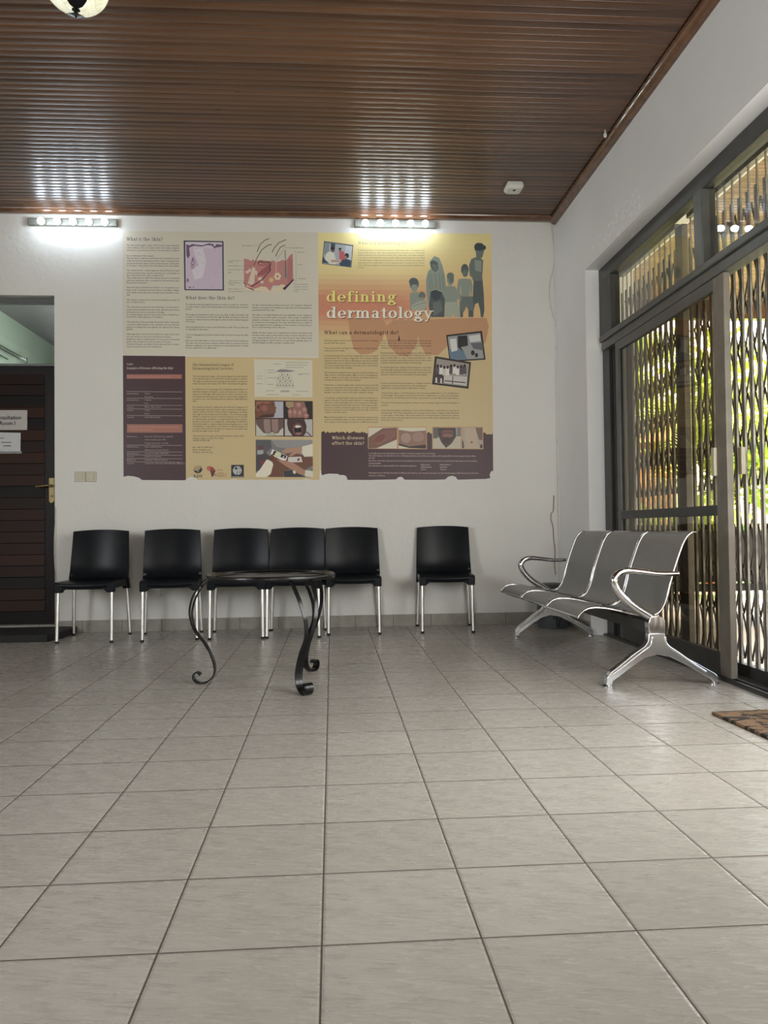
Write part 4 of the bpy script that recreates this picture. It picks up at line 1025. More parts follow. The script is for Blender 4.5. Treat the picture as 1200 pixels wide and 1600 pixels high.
for v, a, b in ((616, 'Inflammatory', 'Eczema'), (621, '', 'Psoriasis'), (626, 'Infestations', 'Scabies'), (631, '', 'Lice'), (636.8, 'Cancers', 'Moles, Skin cancer'), (642.2, 'Trauma', 'Ulcers'), (647.2, '', 'Burns'), (652.8, 'Genetic', 'Neurofibromatosis'),
                (683, 'Infections', 'Bacteria: TB, leprosy, syphilis'), (688, '', 'Viral: chicken pox, HIV'), (693.2, '', 'Fungal: mycetoma, nocardia'), (699, 'Inflammatory', 'Lupus erythematosus'), (704, '', 'Inflammatory bowel disease'), (709.2, 'Infestations', 'Onchocerciasis, Filariasis'), (714.2, 'Tumours', 'Lymphoma, Leukemia'), (719.6, 'Metabolic', 'Diabetes, Thyroid disease'), (725, 'Genetic', 'Tuberous sclerosis, Infundibulitis, Migrates')):
    if a: put_text(m, a, 198.4, v, 2.1, 198.4 + len(a) * 1.55, col=PINKW, off=.0011, bold=.01)
    put_text(m, b, 226.3, v, 2.1, 226.3 + len(b) * 1.42, col=PINKW, off=.0011, bold=.01)
put_text(m, 'B: Diseases whose main effects are on the skin', 200, 589.6, 2.0, 266, col=hexc(190, 140, 125), off=.0012); put_text(m, 'A: Diseases whose main effects are internal but which', 201, 668.2, 2.0, 278, col=hexc(214, 160, 130), off=.0012); put_text(m, 'may also affect the skin', 204.5, 672.4, 2.0, 238, col=hexc(214, 160, 130), off=.0012)
m.build('table_text', 'print', LPo, smooth=0)
# micrograph of skin
p = Pic(.0007, 280, 360, 5.4545)
p.q([(38, 86), (378, 92), (382, 512), (44, 510)], hexc(62, 64, 84)); LIL = hexc(196, 178, 196)
p.q([(52, 97), (366, 102), (370, 502), (56, 500)], hexc(205, 196, 205))
p.q([(60, 150), (366, 150), (370, 502), (58, 500)], LIL)
PUR = hexc(118, 84, 120)
p.q([(60, 118), (90, 128), (110, 115), (150, 122), (200, 126), (250, 110), (290, 116), (302, 140), (316, 116), (364, 122), (364, 140), (318, 146), (300, 154), (280, 130), (240, 126), (190, 138), (130, 132), (100, 142), (84, 150), (92, 210), (76, 240), (62, 215)], PUR)
for cx, cy, rx, ry, r in ((115, 290, 16, 36, 0), (115, 250, 8, 20, 20), (200, 242, 20, 22, 0), (72, 425, 10, 16, 0), (90, 485, 14, 6, 0), (122, 483, 8, 5, 0)): p.ell(cx, cy, rx, ry, hexc(140, 108, 145), r)
p.ell(115, 292, 10, 26, LIL); p.ell(115, 295, 5, 12, PUR)
p.q([(120, 160), (200, 150), (230, 260), (200, 400), (130, 420), (110, 340), (160, 300)], hexc(208, 200, 210)); p.line([(115, 225), (158, 302)], 3, PUR); p.line([(112, 232), (100, 330)], 2, PUR)
rg = random.Random(4)
for i in range(90):
    x = rg.uniform(130, 355); y = rg.uniform(180, 490); a = rg.uniform(-.8, .8); l = rg.uniform(10, 28); p.line([(x, y), (min(366, x + l), y + l * a)], 1.6, rg.choice((hexc(172, 150, 178), hexc(186, 165, 188))))
p.build('skin_micrograph', LPo, 'dark framed lilac micrograph')
# skin section drawing
p = Pic(.0007, 280, 360, 5.4545)
PK = hexc(190, 122, 116); PKD = hexc(160, 88, 88); SK = hexc(214, 196, 160)
p.q([(552, 240), (590, 246), (610, 262), (632, 244), (640, 262), (700, 252), (770, 262), (800, 256), (830, 270), (860, 262), (880, 250), (908, 262), (940, 215), (968, 195), (972, 420), (905, 500), (870, 470), (800, 470), (770, 525), (740, 480), (690, 485), (640, 500), (552, 470)], PK)
p.q([(552, 455), (600, 480), (640, 498), (700, 478), (740, 482), (780, 524), (810, 500), (850, 470), (880, 458), (925, 480), (890, 515), (800, 530), (700, 524), (600, 515), (552, 500)], SK)
p.q([(625, 310), (648, 322), (640, 450), (612, 465), (585, 450), (600, 400)], hexc(210, 190, 170))
for cx, cy, rx, ry in ((580, 355, 16, 12), (600, 340, 14, 14), (650, 355, 16, 14), (690, 415, 20, 16), (706, 440, 14, 12), (660, 375, 12, 10)): p.ell(cx, cy, rx, ry, hexc(214, 188, 170))
p.q([(660, 380), (700, 340), (760, 290), (785, 290), (770, 340), (720, 380), (670, 390)], PKD)
p.line([(670, 280), (690, 262), (720, 275), (760, 268), (782, 280), (770, 300), (778, 340), (740, 380), (714, 414), (640, 465), (612, 480)], 9, hexc(92, 60, 72)); p.line([(670, 280), (680, 296), (720, 298), (765, 280)], 6, hexc(128, 66, 72))
p.ell(785, 422, 24, 24, hexc(206, 158, 104)); p.ell(785, 422, 12, 12, hexc(216, 180, 110))
p.line([(824, 250), (828, 320), (824, 370)], 5, SK)
for a in range(7): p.ell(838 + 20 * math.cos(a), 392 + 22 * math.sin(a), 11, 11, SK)
p.q([(898, 262), (908, 262), (920, 370), (926, 400), (912, 414), (894, 404), (892, 380)], hexc(150, 138, 128)); p.line([(903, 170), (906, 300), (908, 400)], 6, hexc(96, 84, 80))
for x in (934, 944, 954, 962): p.line([(x, 240), (x - 4, 330), (x - 8, 440)], 3.5, PKD)
p.q([(880, 495), (900, 510), (978, 424), (974, 412), (930, 455)], hexc(74, 50, 78)); p.line([(552, 440), (570, 480), (640, 512)], 6, hexc(60, 44, 70)); p.line([(556, 478), (600, 490), (632, 500)], 5, PKD)
for a in ([(664, 184), (672, 160), (690, 120), (730, 84), (766, 70)], [(636, 300), (660, 240), (700, 170), (750, 130), (790, 118)], [(792, 188), (810, 150), (850, 105), (912, 78)], [(822, 222), (835, 190), (860, 145), (905, 124)]): p.line(a, 7, hexc(104, 90, 84))
p.line([(830, 250), (860, 210), (895, 160)], 3, hexc(140, 128, 110))
for v, x0, x1 in ((130, 600, 676), (258, 500, 555), (302, 500, 620), (334, 515, 600), (428, 490, 610), (448, 490, 560), (500, 515, 560), (520, 540, 700)): p.line([(x0, v), (x1, v)], 1.5, hexc(120, 110, 100))
p.line([(975, 178), (994, 178), (997, 430), (980, 438)], 2, hexc(120, 120, 110))
p.build('skin_drawing', LPo, 'pink drawing of a skin section with hairs')
m = MB(); k = 5.4545
for x, v, s in ((536, 134, 'Hair shaft'), (418, 262, 'Arrector pili'), (418, 275, 'muscle'), (420, 306, 'Hair follicle'), (415, 337, 'Sebaceous (oil)'), (416, 361, 'gland'), (428, 431, 'Hair root'), (420, 449, 'Hair follicle'), (420, 464, 'receptor'), (418, 503, 'Adipose tissue'), (416, 524, 'Sensory nerve fibre'), (905, 152, 'Pore of sweat gland duct'), (1010, 190, 'Epidermis'), (1010, 296, 'Dermis'), (1014, 414, 'Hypodermis'), (978, 463, 'Eccrine sweat gland'), (978, 484, 'Pacinian corpuscle'), (978, 505, 'Cutaneous vascular'), (978, 522, 'plexus')):
    put_text(m, s, 280 + x / k, 360 + v / k, 1.5, 280 + x / k + len(s) * 1.18, col=INK, off=.0012, bold=.01)
m.build('drawing_labels', 'print', LPo, smooth=0)
# cell layer diagram
p = Pic(.0007, 385, 550, 7.617); GR = hexc(120, 118, 112)
p.q([(92, 86), (784, 98), (788, 538), (98, 532)], hexc(205, 200, 176))
p.q([(345, 232), (400, 206), (470, 208), (582, 226), (540, 236), (440, 240), (380, 238)], hexc(130, 126, 134))
for y, xs in ((270, (425, 490)), (308, (380, 438, 506)), (348, (402, 466, 522)), (398, (370, 406, 442, 475, 510, 552))):
    for x in xs:
        wd = 30 if y < 390 else 16; hh = 18 if y < 390 else 26
        p.line([(x - wd, y - hh), (x + wd, y - hh), (x + wd + 3, y + hh), (x - wd - 3, y + hh), (x - wd, y - hh)], 2, GR)
        p.ell(x, y, 10 if y < 390 else 5, 6 if y < 390 else 12, hexc(60, 58, 62))
for a, b, y in ((464, 740, 126), (464, 725, 155), (464, 680, 184), (316, 412, 143), (245, 336, 216), (245, 350, 245), (250, 345, 308), (245, 325, 385), (122, 196, 287), (122, 196, 317), (122, 190, 378), (616, 748, 260), (616, 664, 270), (230, 336, 462), (588, 738, 467), (236, 390, 507), (540, 640, 511), (406, 512, 458), (406, 512, 466), (406, 512, 474)): p.line([(a, y), (b, y)], 4.5, GR)
p.line([(222, 200), (226, 372)], 1.5, GR)
p.build('cell_diagram', LPo, 'white cell layer diagram')
# four small photographs
p = Pic(.0007, 385, 550, 7.617)
p.q([(100, 574), (790, 584), (793, 1010), (108, 1002)], hexc(66, 32, 34))
FG = hexc(172, 172, 182); SKN = hexc(120, 72, 50); SKD = hexc(80, 46, 36)
p.q([(112, 586), (438, 590), (440, 784), (114, 786)], FG); p.q([(112, 586), (330, 588), (342, 620), (340, 640), (358, 665), (348, 686), (352, 715), (336, 735), (332, 770), (300, 780), (114, 786)], SKN)
p.q([(112, 586), (300, 588), (240, 620), (200, 600), (112, 640)], hexc(150, 98, 66)); p.ell(135, 660, 30, 44, hexc(140, 88, 66)); p.ell(140, 655, 14, 26, SKD); p.ell(215, 670, 40, 36, hexc(150, 92, 72)); p.ell(308, 622, 12, 5, hexc(40, 24, 20)); p.q([(250, 740), (332, 735), (320, 776), (130, 786), (180, 750)], SKD)
p.q([(450, 588), (784, 592), (784, 788), (452, 786)], hexc(40, 34, 38)); p.q([(470, 590), (560, 592), (580, 650), (500, 670), (470, 640)], hexc(168, 140, 100)); p.q([(560, 592), (690, 592), (740, 780), (500, 784), (490, 690), (560, 660)], hexc(140, 96, 78))
for cx, cy, rx, ry in ((620, 632, 40, 40), (575, 720, 28, 50), (635, 730, 26, 50), (690, 690, 32, 42), (520, 720, 24, 52), (710, 760, 34, 30)): p.ell(cx, cy, rx, ry, hexc(160, 108, 94)); p.ell(cx, cy - 6, rx * .55, ry * .4, hexc(186, 136, 126))
p.q([(114, 798), (438, 798), (440, 996), (116, 1000)], hexc(190, 188, 170)); p.q([(114, 798), (440, 798), (440, 900), (400, 930), (380, 965), (330, 968), (310, 950), (290, 960), (250, 975), (200, 960), (150, 900), (118, 860)], hexc(104, 80, 76))
p.q([(205, 800), (280, 800), (290, 950), (240, 966), (212, 930)], hexc(150, 122, 114)); p.q([(300, 800), (376, 800), (378, 940), (335, 962), (306, 930)], hexc(150, 120, 112)); p.q([(236, 966), (350, 968), (360, 998), (240, 998)], hexc(170, 168, 140))
p.q([(456, 800), (784, 802), (786, 1000), (458, 996)], hexc(180, 176, 174)); p.q([(486, 800), (690, 802), (716, 880), (710, 960), (680, 1000), (550, 998), (500, 930), (484, 860)], hexc(70, 44, 42)); p.ell(612, 920, 62, 76, hexc(110, 70, 66)); p.ell(614, 925, 44, 54, hexc(26, 16, 18)); p.q([(572, 890), (600, 870), (640, 876), (652, 895), (600, 905)], hexc(214, 206, 196)); p.ell(620, 970, 36, 14, hexc(150, 100, 98)); p.line([(716, 950), (770, 998)], 12, hexc(70, 60, 64))
p.build('photo_grid', LPo, 'four small clinical photographs in a dark frame')
# hands with telephone
p = Pic(.0007, 385, 550, 7.617)
p.q([(110, 1044), (788, 1046), (792, 1490), (114, 1488)], hexc(120, 118, 118)); p.q([(110, 1044), (290, 1044), (300, 1140), (230, 1200), (112, 1240)], hexc(86, 88, 94)); p.q([(290, 1044), (788, 1046), (788, 1120), (560, 1160), (360, 1130)], hexc(142, 140, 140)); p.ell(170, 1140, 36, 26, hexc(112, 56, 60)); p.q([(130, 1170), (200, 1165), (205, 1225), (130, 1215)], hexc(160, 162, 168))
p.q([(112, 1240), (230, 1200), (300, 1260), (250, 1300), (170, 1400), (112, 1420)], hexc(72, 66, 72)); p.q([(160, 1290), (210, 1280), (215, 1330), (180, 1350)], hexc(120, 52, 58))
p.q([(300, 1240), (560, 1200), (790, 1260), (792, 1350), (700, 1400), (600, 1380), (440, 1420), (440, 1488), (270, 1488)], hexc(112, 66, 44)); p.q([(440, 1420), (560, 1400), (720, 1488), (450, 1488)], hexc(54, 52, 58)); p.q([(500, 1250), (650, 1245), (668, 1310), (490, 1315)], hexc(206, 198, 190)); p.ell(620, 1280, 18, 12, hexc(60, 50, 54), -50)
p.q([(283, 1220), (310, 1158), (490, 1240), (470, 1292), (420, 1288)], hexc(226, 220, 214)); p.q([(308, 1222), (330, 1172), (480, 1240), (462, 1270)], hexc(30, 26, 28)); p.ell(375, 1224, 40, 36, hexc(206, 204, 160)); p.ell(442, 1250, 12, 10, hexc(190, 190, 190))
p.q([(420, 1180), (480, 1148), (670, 1128), (672, 1215), (600, 1205), (540, 1240), (500, 1236), (560, 1190), (450, 1205)], hexc(176, 132, 104)); p.q([(664, 1125), (790, 1092), (790, 1240), (690, 1248), (660, 1200)], hexc(214, 208, 186))
p.q([(360, 1280), (470, 1296), (560, 1320), (700, 1410), (694, 1478), (600, 1440), (540, 1400), (440, 1340)], hexc(170, 122, 94)); p.q([(700, 1410), (740, 1408), (792, 1420), (792, 1490), (694, 1480)], hexc(208, 204, 184)); p.ell(570, 1430, 16, 22, hexc(210, 200, 186), -30)
p.q([(112, 1450), (160, 1400), (240, 1280), (300, 1290), (320, 1340), (290, 1450), (240, 1488), (114, 1488)], hexc(222, 214, 188)); p.q([(260, 1280), (300, 1210), (330, 1240), (310, 1310)], hexc(100, 58, 42))
p.build('phone_photo', LPo, 'photograph of hands holding a telephone over papers')
# logos
p = Pic(.0007, 295, 655, 12.0); NV = hexc(42, 48, 62)
p.ell(170, 938, 82, 76, NV, n=28); p.ell(168, 925, 74, 62, hexc(196, 170, 116), n=28)
for y in (900, 935): p.line([(100, y), (240, y)], 6, NV)
for x in (130, 170, 210): p.line([(x, 868), (x, 960)], 6, NV)
p.q([(95, 962), (160, 966), (215, 940), (250, 930), (246, 960), (200, 1010), (140, 1008)], NV); p.q([(160, 975), (190, 968), (180, 1000)], hexc(196, 170, 116)); p.q([(200, 945), (240, 900), (236, 935)], NV)
p.q([(335, 925), (345, 890), (390, 878), (440, 900), (462, 905), (490, 950), (508, 965), (485, 1000), (485, 1030), (450, 1082), (425, 1075), (412, 1010), (398, 968), (350, 960)], hexc(150, 54, 56)); p.q([(398, 968), (508, 965), (485, 1000), (485, 1030), (450, 1082), (425, 1075), (412, 1010)], hexc(108, 42, 54)); p.ell(372, 925, 34, 38, hexc(196, 92, 76)); p.ell(508, 1048, 10, 18, hexc(90, 44, 54), 20)
p.rect(795, 856, 1032, 1092, hexc(44, 46, 50)); p.ell(910, 962, 84, 84, hexc(178, 178, 178), n=28); p.q([(900, 880), (915, 1045), (900, 1045), (905, 950), (850, 930)], hexc(44, 46, 50)); p.line([(905, 925), (985, 925)], 8, hexc(60, 60, 60)); p.q([(925, 1005), (985, 970), (960, 1000)], hexc(60, 52, 50)); p.line([(812, 1078), (1016, 1080)], 10, hexc(170, 170, 170))
p.build('logo_row', LPo, 'row of three printed emblems')
m = MB(); put_text(m, 'ILDS', 302.5, 745.8, 4.4, 316, col=NV, off=.0012, bold=.02, res=2); put_text(m, 'AIDA', 339.2, 735.8, 2.9, 348, col=hexc(150, 100, 70), off=.0012, res=2)
for i, v in enumerate((739, 741, 743, 744.4)):
    a = W(339.5, v - .4, .0012); b_ = W(350 + 5 * (i % 2), v + .2, .0012); m.add([a, (b_[0], a[1], a[2]), b_, (a[0], a[1], b_[2])], [(0, 1, 2, 3)], 0, hexc(150, 100, 70))
m.build('logo_lettering', 'print', LPo, smooth=0)

# ---- right poster
RPo = empty('wall_poster', (W(635, 556)[0], D, W(635, 556)[2]), 'right tan poster with the large title defining dermatology', 'poster', 'printed skin posters on the back wall')
def lerp(a, b, t): return tuple(a[i] + (b[i] - a[i]) * t for i in range(3)) + (1,)
YEL = hexc(224, 206, 128); RED = hexc(206, 128, 92); ORA = hexc(222, 170, 100)
def tone(u, v):
    t = (u - 497) / 271; base = lerp(YEL, TAN, min(1, max(0, (v - 370) / 190)))
    warm = lerp(base, ORA, max(0, 1 - abs(v - 470) / 90) * .8 * max(0, t))
    r = max(0, 1 - abs(v - 478) / 52) * max(0, 1 - max(0, t - .35) * 1.7); r = min(1, r * 1.3)
    return lerp(warm, RED, r)
m = MB(); NU, NV_ = 30, 46
def vb(u): return 742.5
for j in range(NV_):
    for i in range(NU):
        u0 = 497 + 271 * i / NU; u1 = 497 + 271 * (i + 1) / NU
        ta, tb = j / NV_, (j + 1) / NV_
        f = lambda u, t_: (u + (1.5 + 1.5 * t_) * (t_), 363.5 + (u - 497) * .006 + (735 - 363.5) * t_)
        q = [f(u0, ta), f(u1, ta), f(u1, tb), f(u0, tb)]
        m.add([W(a, b_, .0009) for a, b_ in q], [(0, 1, 2, 3)], 0, tone((u0 + u1) / 2, (q[0][1] + q[2][1]) / 2))
rs = m.build('tan_sheet', 'print', RPo, smooth=0)
rg = random.Random(9); topedge = []
u = 502.0
while u < 770: topedge.append((u, 675.5 + rg.uniform(-1.8, 1.8) + .006 * (u - 502))); u += rg.uniform(1.2, 3)
sheet('maroon_band', topedge + [(770, 675.5), (770.5, 735), (767, 737), (765, 742), (766, 747), (759, 748.3), (715, 749.5), (712, 745), (706, 743.4), (700, 745), (696, 749), (676, 749.8), (632, 749.5), (629, 746), (626, 744.8), (622, 746), (619, 749), (575, 750), (543, 749.8), (541, 744), (537, 742.3), (530, 742), (528, 740.5), (515, 740), (508, 741), (504, 742.8), (502, 740)], MAR, RPo, .0012, 'maroon band with a brushed top and torn lower edge', thick=.0008)
# round brown shapes printed behind the text
p = Pic(.0010, 490, 350, 4.0); BR = hexc(190, 138, 92)
for pts in ([(215, 590), (440, 600), (455, 640), (430, 720), (395, 790), (350, 812), (290, 815), (250, 780), (230, 700)], [(440, 650), (500, 600), (640, 600), (660, 680), (640, 760), (590, 830), (520, 815), (470, 760)], [(640, 600), (860, 590), (870, 660), (840, 760), (780, 820), (700, 815), (660, 740)], [(860, 590), (1080, 586), (1095, 640), (1075, 740), (1050, 760), (1050, 680), (840, 700)]): p.q(pts, BR)
p.build('background_shapes', RPo, 'rounded brown background shapes')
# family group
p = Pic(.0014, 630, 360, 8.0)
G1 = hexc(136, 146, 132); G2 = hexc(104, 114, 108); G3 = hexc(82, 92, 92); G4 = hexc(160, 166, 146); G5 = hexc(66, 74, 78)
p.q([(880, 620), (990, 600), (1008, 800), (1015, 1000), (1000, 1085), (970, 1085), (960, 990), (938, 905), (900, 920), (880, 1000), (868, 860)], G3)
p.q([(850, 360), (905, 335), (960, 340), (1000, 375), (990, 560), (985, 630), (870, 630), (850, 530), (860, 600), (830, 560), (822, 440)], G2); p.ell(955, 220, 66, 64, G3); p.q([(905, 240), (1010, 260), (985, 345), (915, 340)], G2); p.ell(945, 205, 58, 50, G5); p.ell(1015, 215, 20, 26, G5)
p.q([(890, 370), (980, 380), (975, 520), (900, 500)], G1)
p.q([(690, 610), (760, 600), (850, 610), (870, 700), (850, 850), (830, 880), (842, 800), (835, 700), (830, 830), (730, 830), (725, 760), (715, 680), (712, 780), (760, 870), (720, 870), (668, 740)], G1)
p.ell(770, 490, 48, 72, G3); p.ell(775, 535, 36, 48, G2); p.q([(705, 830), (870, 825), (880, 1000), (820, 1010), (790, 950), (760, 1020), (705, 1010)], G2); p.rect(712, 1010, 748, 1084, G3); p.rect(815, 1000, 878, 1084, G3)
p.q([(512, 710), (560, 690), (650, 700), (680, 780), (730, 860), (720, 890), (680, 850), (670, 900), (545, 900), (540, 940), (520, 930), (508, 800)], G1); p.ell(590, 610, 46, 80, G1); p.ell(590, 570, 46, 44, G2); p.q([(525, 900), (690, 895), (705, 1000), (710, 1084), (640, 1084), (620, 1030), (600, 1084), (522, 1082)], G4); p.ell(600, 620, 30, 40, G2)
p.q([(330, 390), (390, 320), (450, 345), (490, 440), (520, 560), (535, 680), (520, 760), (515, 1080), (360, 1080), (320, 960), (290, 780), (285, 620), (310, 510), (345, 480)], G1)
p.q([(335, 400), (370, 370), (430, 400), (440, 480), (410, 520), (370, 500), (345, 450)], G3); p.q([(360, 420), (420, 430), (430, 490), (400, 512), (372, 480)], G2); p.q([(340, 760), (480, 770), (520, 860), (515, 1084), (350, 1084), (320, 960)], G3); p.q([(350, 750), (430, 740), (480, 770), (460, 850), (400, 880), (350, 830)], G5); p.q([(370, 900), (470, 880), (490, 1000), (380, 1080)], G2)
for x in (320, 350, 400, 450, 490): p.line([(x, 540), (x + 14, 740)], 6, G2)
p.line([(345, 760), (400, 735), (490, 770)], 8, G4)
p.q([(80, 790), (120, 770), (190, 770), (200, 880), (290, 900), (290, 990), (90, 990), (84, 880)], G1); p.ell(138, 670, 60, 72, G2); p.ell(130, 640, 58, 48, G3); p.ell(140, 720, 40, 46, G1)
p.ell(235, 815, 44, 50, G2); p.ell(230, 860, 34, 24, G1); p.q([(100, 940), (180, 890), (290, 870), (300, 940), (260, 990), (110, 1000)], G4); p.line([(120, 950), (200, 920), (285, 900)], 6, G2)
p.build('family_group_print', RPo, 'grey blue picture of a woman and children standing together')
m = MB(); SH = hexc(110, 66, 48)
heading(m, 'defining', 510.0, 472.6, 11.6, 620.6, off=.0046, col=SH, w=.135, slope=.003); heading(m, 'dermatology', 510.2, 498.1, 12.0, 678.6, off=.0046, col=SH, w=.135, slope=.003)
heading(m, 'defining', 509.0, 471.6, 11.6, 619.6, off=.0050, col=hexc(232, 220, 96), w=.135, slope=.003); heading(m, 'dermatology', 509.2, 497.0, 12.0, 677.6, off=.0050, col=hexc(232, 226, 206), w=.135, slope=.003)
o = m.build('title_lettering', 'print', RPo, smooth=0); o['label'] = 'yellow and cream title lettering'
m = MB(); heading(m, 'What is a dermatologist?', 559, 381.8, 3.5, 636.5, off=.0014, col=hexc(150, 132, 112), w=.12, slope=.006); heading(m, 'What can a dermatologist do?', 506.2, 522.0, 4.0, 622.5, off=.0014, col=hexc(48, 30, 30), w=.13, slope=.004)
m.build('heading', 'print', RPo, smooth=0)
m = MB(); heading(m, 'Which diseases', 518.4, 686.4, 3.5, 569.2, off=.0016, col=hexc(216, 196, 150), w=.10); heading(m, 'affect the skin?', 518.2, 694.8, 3.5, 569, off=.0016, col=hexc(216, 196, 150), w=.10)
m.build('diseases_heading', 'print', RPo, smooth=0)
def ct(m, x0, x1, rows, col=INK, h=2.2, off=.0014, slope=.003):
    for v, s, *r in rows: put_text(m, s, x0, v, h, r[0] if r else x1, off=off, col=col, bold=.012, slope=slope)
m = MB()
ct(m, 559, 663.5, [(392, 'A dermatologist is a medical practitioner (physician) who concentrates on'), (395.8, 'diseases affecting the skin, after graduating from medical school. They take'), (399.6, 'further training in the structure and function of the skin, its health and their'), (403.4, 'Once objects and the physician success usually qualified dermatologists are in an official'), (407.4, 'in dermatology for diagnosis and treatment of specific recommended categories,'), (411.4, 'depending on the country. Most doctors training is able to include one to another'), (415.4, 'where their percentages as a medical practitioner and as specialist qualification in'), (419, 'practice.', 570)], col=hexc(132, 124, 96))
ct(m, 507, 590.5, [(533, 'Dermatologists devote their professional life to helping'), (536.8, 'people with skin disease.', 540),
 (545, 'They treat people of all ages including babies, young children,'), (548.8, 'adolescents and adults.', 539),
 (556.8, 'A dermatologist does all the things that other medical'), (560.6, 'practitioners do to make a diagnosis. This includes asking'), (564.4, 'questions about the problem affecting the skin and carefully'), (568.2, 'examining the person affected. Dermatologists know about'), (572, 'the severe burden that diseases of the skin pose on the patient'), (575.6, 'and care for them with empathy.', 551),
 (583.2, 'All scientific investigations that make up medical medicine are'), (587, 'fully used for dermatologists. Microscopic investigations'), (590.8, 'help to diagnose the type of disease and allow them to'), (594.6, 'identify the presence of infectious agents.', 564),
 (602.6, 'Furthermore, dermatologists have developed and use the full'), (606.6, 'range of molecular biological methods in diagnosis and'), (610.2, 'treatment. They are trained specially to diagnose and treat'), (614, 'allergies, and will do tests on the skin looking for allergy.', 584),
 (622.6, 'In treatment, dermatologists may use creams of ointments to'), (626.4, 'apply to the skin. They prescribe tablets or occasionally give'), (630.2, 'injections. Dermatologists also have extensive training in'), (634, 'surgery including removing skin cancers or other skin growths.'), (637.8, 'In some countries dermatologists also do major surgery'), (641.4, 'related to spread of cancer elsewhere in the body. Some use'), (645, 'x-rays to treat skin cancer.', 543),
 (652.8, 'Many dermatologists do cosmetic treatments using various'), (656.4, 'methods including creams or other chemicals applied to the'), (660.2, 'skin, surgery, laser therapy and injection of different materials')])
ct(m, 595.2, 674, [(533.2, 'This is medical profession but dermatologists do research'), (537, 'on the effect of the sun on the skin, seeking the molecular'), (541, 'basis of skin aging and doctors have qualified to apply'), (544.6, 'treatments to reverse some of these effects.', 652),
 (552.4, 'Dermatologists have a responsibility not only to provide'), (556, 'services to people affected by skin diseases but also to'), (560, 'pass on their skills to other medical practitioners. This'), (563.8, 'includes teaching in university medical courses where that'), (567.6, 'include medical students in basic dermatology.', 659),
 (575, 'Dermatologists also organise and participate in specialist'), (578.8, 'dermatology training programs for medical practitioners'), (582.6, 'who have graduated from the university, and decide that'), (586.2, 'they also want to become specialist\'s dermatologists.', 668),
 (599.6, 'In most countries there are societies or colleges of derma-'), (603.4, 'tology who oversee and promote the training and', 666), (607.2, 'registration of dermatologists within their country.', 665)])
ct(m, 595.6, 717, [(615, 'They provide advice to Government on the necessary qualifications to be classified as a'), (618.8, 'dermatologist. They advise Government and other organisations on other dermatologists'), (622.6, 'are trained to do and what services they can provide to people affected by skin disease.'),
 (630.2, 'They also run education update on what is new in dermatology for dermatologists in'), (634, 'practice.', 606.5),
 (642.2, 'Some dermatologists undertake a career either full-time or part-time in research in'), (646, 'dermatology. They devote themselves to looking for new ways to diagnose skin disorders'), (649.8, 'or new ways to treat them. This is part of the aim of dermatology to improve the outlook'), (653.6, 'both in the short term and long term for those people with disease affecting their skin and'), (657.2, 'those who care for them.', 629)])
m.build('body_text', 'print', RPo, smooth=0)
m = MB(); PC = hexc(196, 168, 160)
ct(m, 576, 680, [(709.2, 'In virtually every case skin diseases are related to internal components of our body.')], col=PC, off=.0016); ct(m, 576, 743.5, [(713, 'Thus skin diseases are divided into those affecting mainly the skin and those conditions that mainly affect internal organs but also affect')], col=PC, off=.0016)
ct(m, 576, 745.5, [(716.6, 'the skin.', 586), (720.8, 'Disorders of the hair, nails and some mucous membranes such as the mouth and the vulva are considered as skin diseases and treated by'), (724.8, 'dermatologists.', 596), (728.6, 'Skin diseases are mainly classified into traditional categories:', 651), (739.8, 'Although they are literally thousands of different skin diseases, the majority of people seen by dermatologists suffer from one of the most', 748), (744, 'common conditions.', 602)], col=PC, off=.0016)
for u, rows in ((657.5, ('Infectious', 'Inflammatory', 'Tumour')), (687.5, ('Infestations', 'Injuries', 'Genetic'))):
    for i, s in enumerate(rows): put_text(m, s, u, 727 + 3.7 * i, 2.2, u + len(s) * 1.42, off=.0016, col=PC, bold=.012)
m.build('diseases_text', 'print', RPo, smooth=0)
def tiltpic(name, label, ox, oy, sc, body, lay=.0014):
    p = Pic(lay, ox, oy, sc); body(p); return p.build(name, RPo, label)
def doc(p):
    p.q([(130, 135), (652, 205), (618, 605), (92, 540)], hexc(70, 76, 92)); p.q([(142, 155), (636, 222), (606, 592), (104, 530)], hexc(160, 168, 172)); p.q([(250, 172), (330, 184), (320, 300), (250, 280)], hexc(64, 78, 92)); p.q([(142, 155), (225, 168), (215, 330), (130, 380)], hexc(130, 142, 146)); p.q([(510, 210), (636, 228), (620, 480), (500, 440)], hexc(180, 186, 192))
    p.q([(190, 330), (240, 320), (310, 350), (340, 470), (440, 480), (450, 520), (350, 530), (330, 550), (230, 540), (140, 470), (160, 380)], hexc(206, 208, 190)); p.ell(285, 290, 32, 42, hexc(110, 80, 76)); p.ell(280, 265, 34, 24, hexc(44, 40, 48))
    p.q([(400, 340), (430, 300), (490, 330), (500, 400), (520, 450), (440, 480), (400, 440)], hexc(190, 84, 90)); p.ell(412, 300, 22, 32, hexc(150, 110, 100)); p.ell(416, 272, 26, 20, hexc(60, 50, 54)); p.q([(440, 480), (520, 450), (610, 480), (600, 592), (420, 570), (400, 540)], hexc(58, 74, 96)); p.ell(535, 395, 38, 46, hexc(50, 48, 58)); p.ell(515, 425, 24, 30, hexc(156, 110, 100)); p.q([(250, 470), (340, 470), (440, 490), (440, 515), (320, 510), (260, 510)], hexc(186, 140, 124)); p.q([(110, 400), (150, 470), (220, 530), (104, 520)], hexc(60, 74, 90))
tiltpic('consultation_photo', 'tilted photograph of a consultation', 495, 365, 11.43, doc)
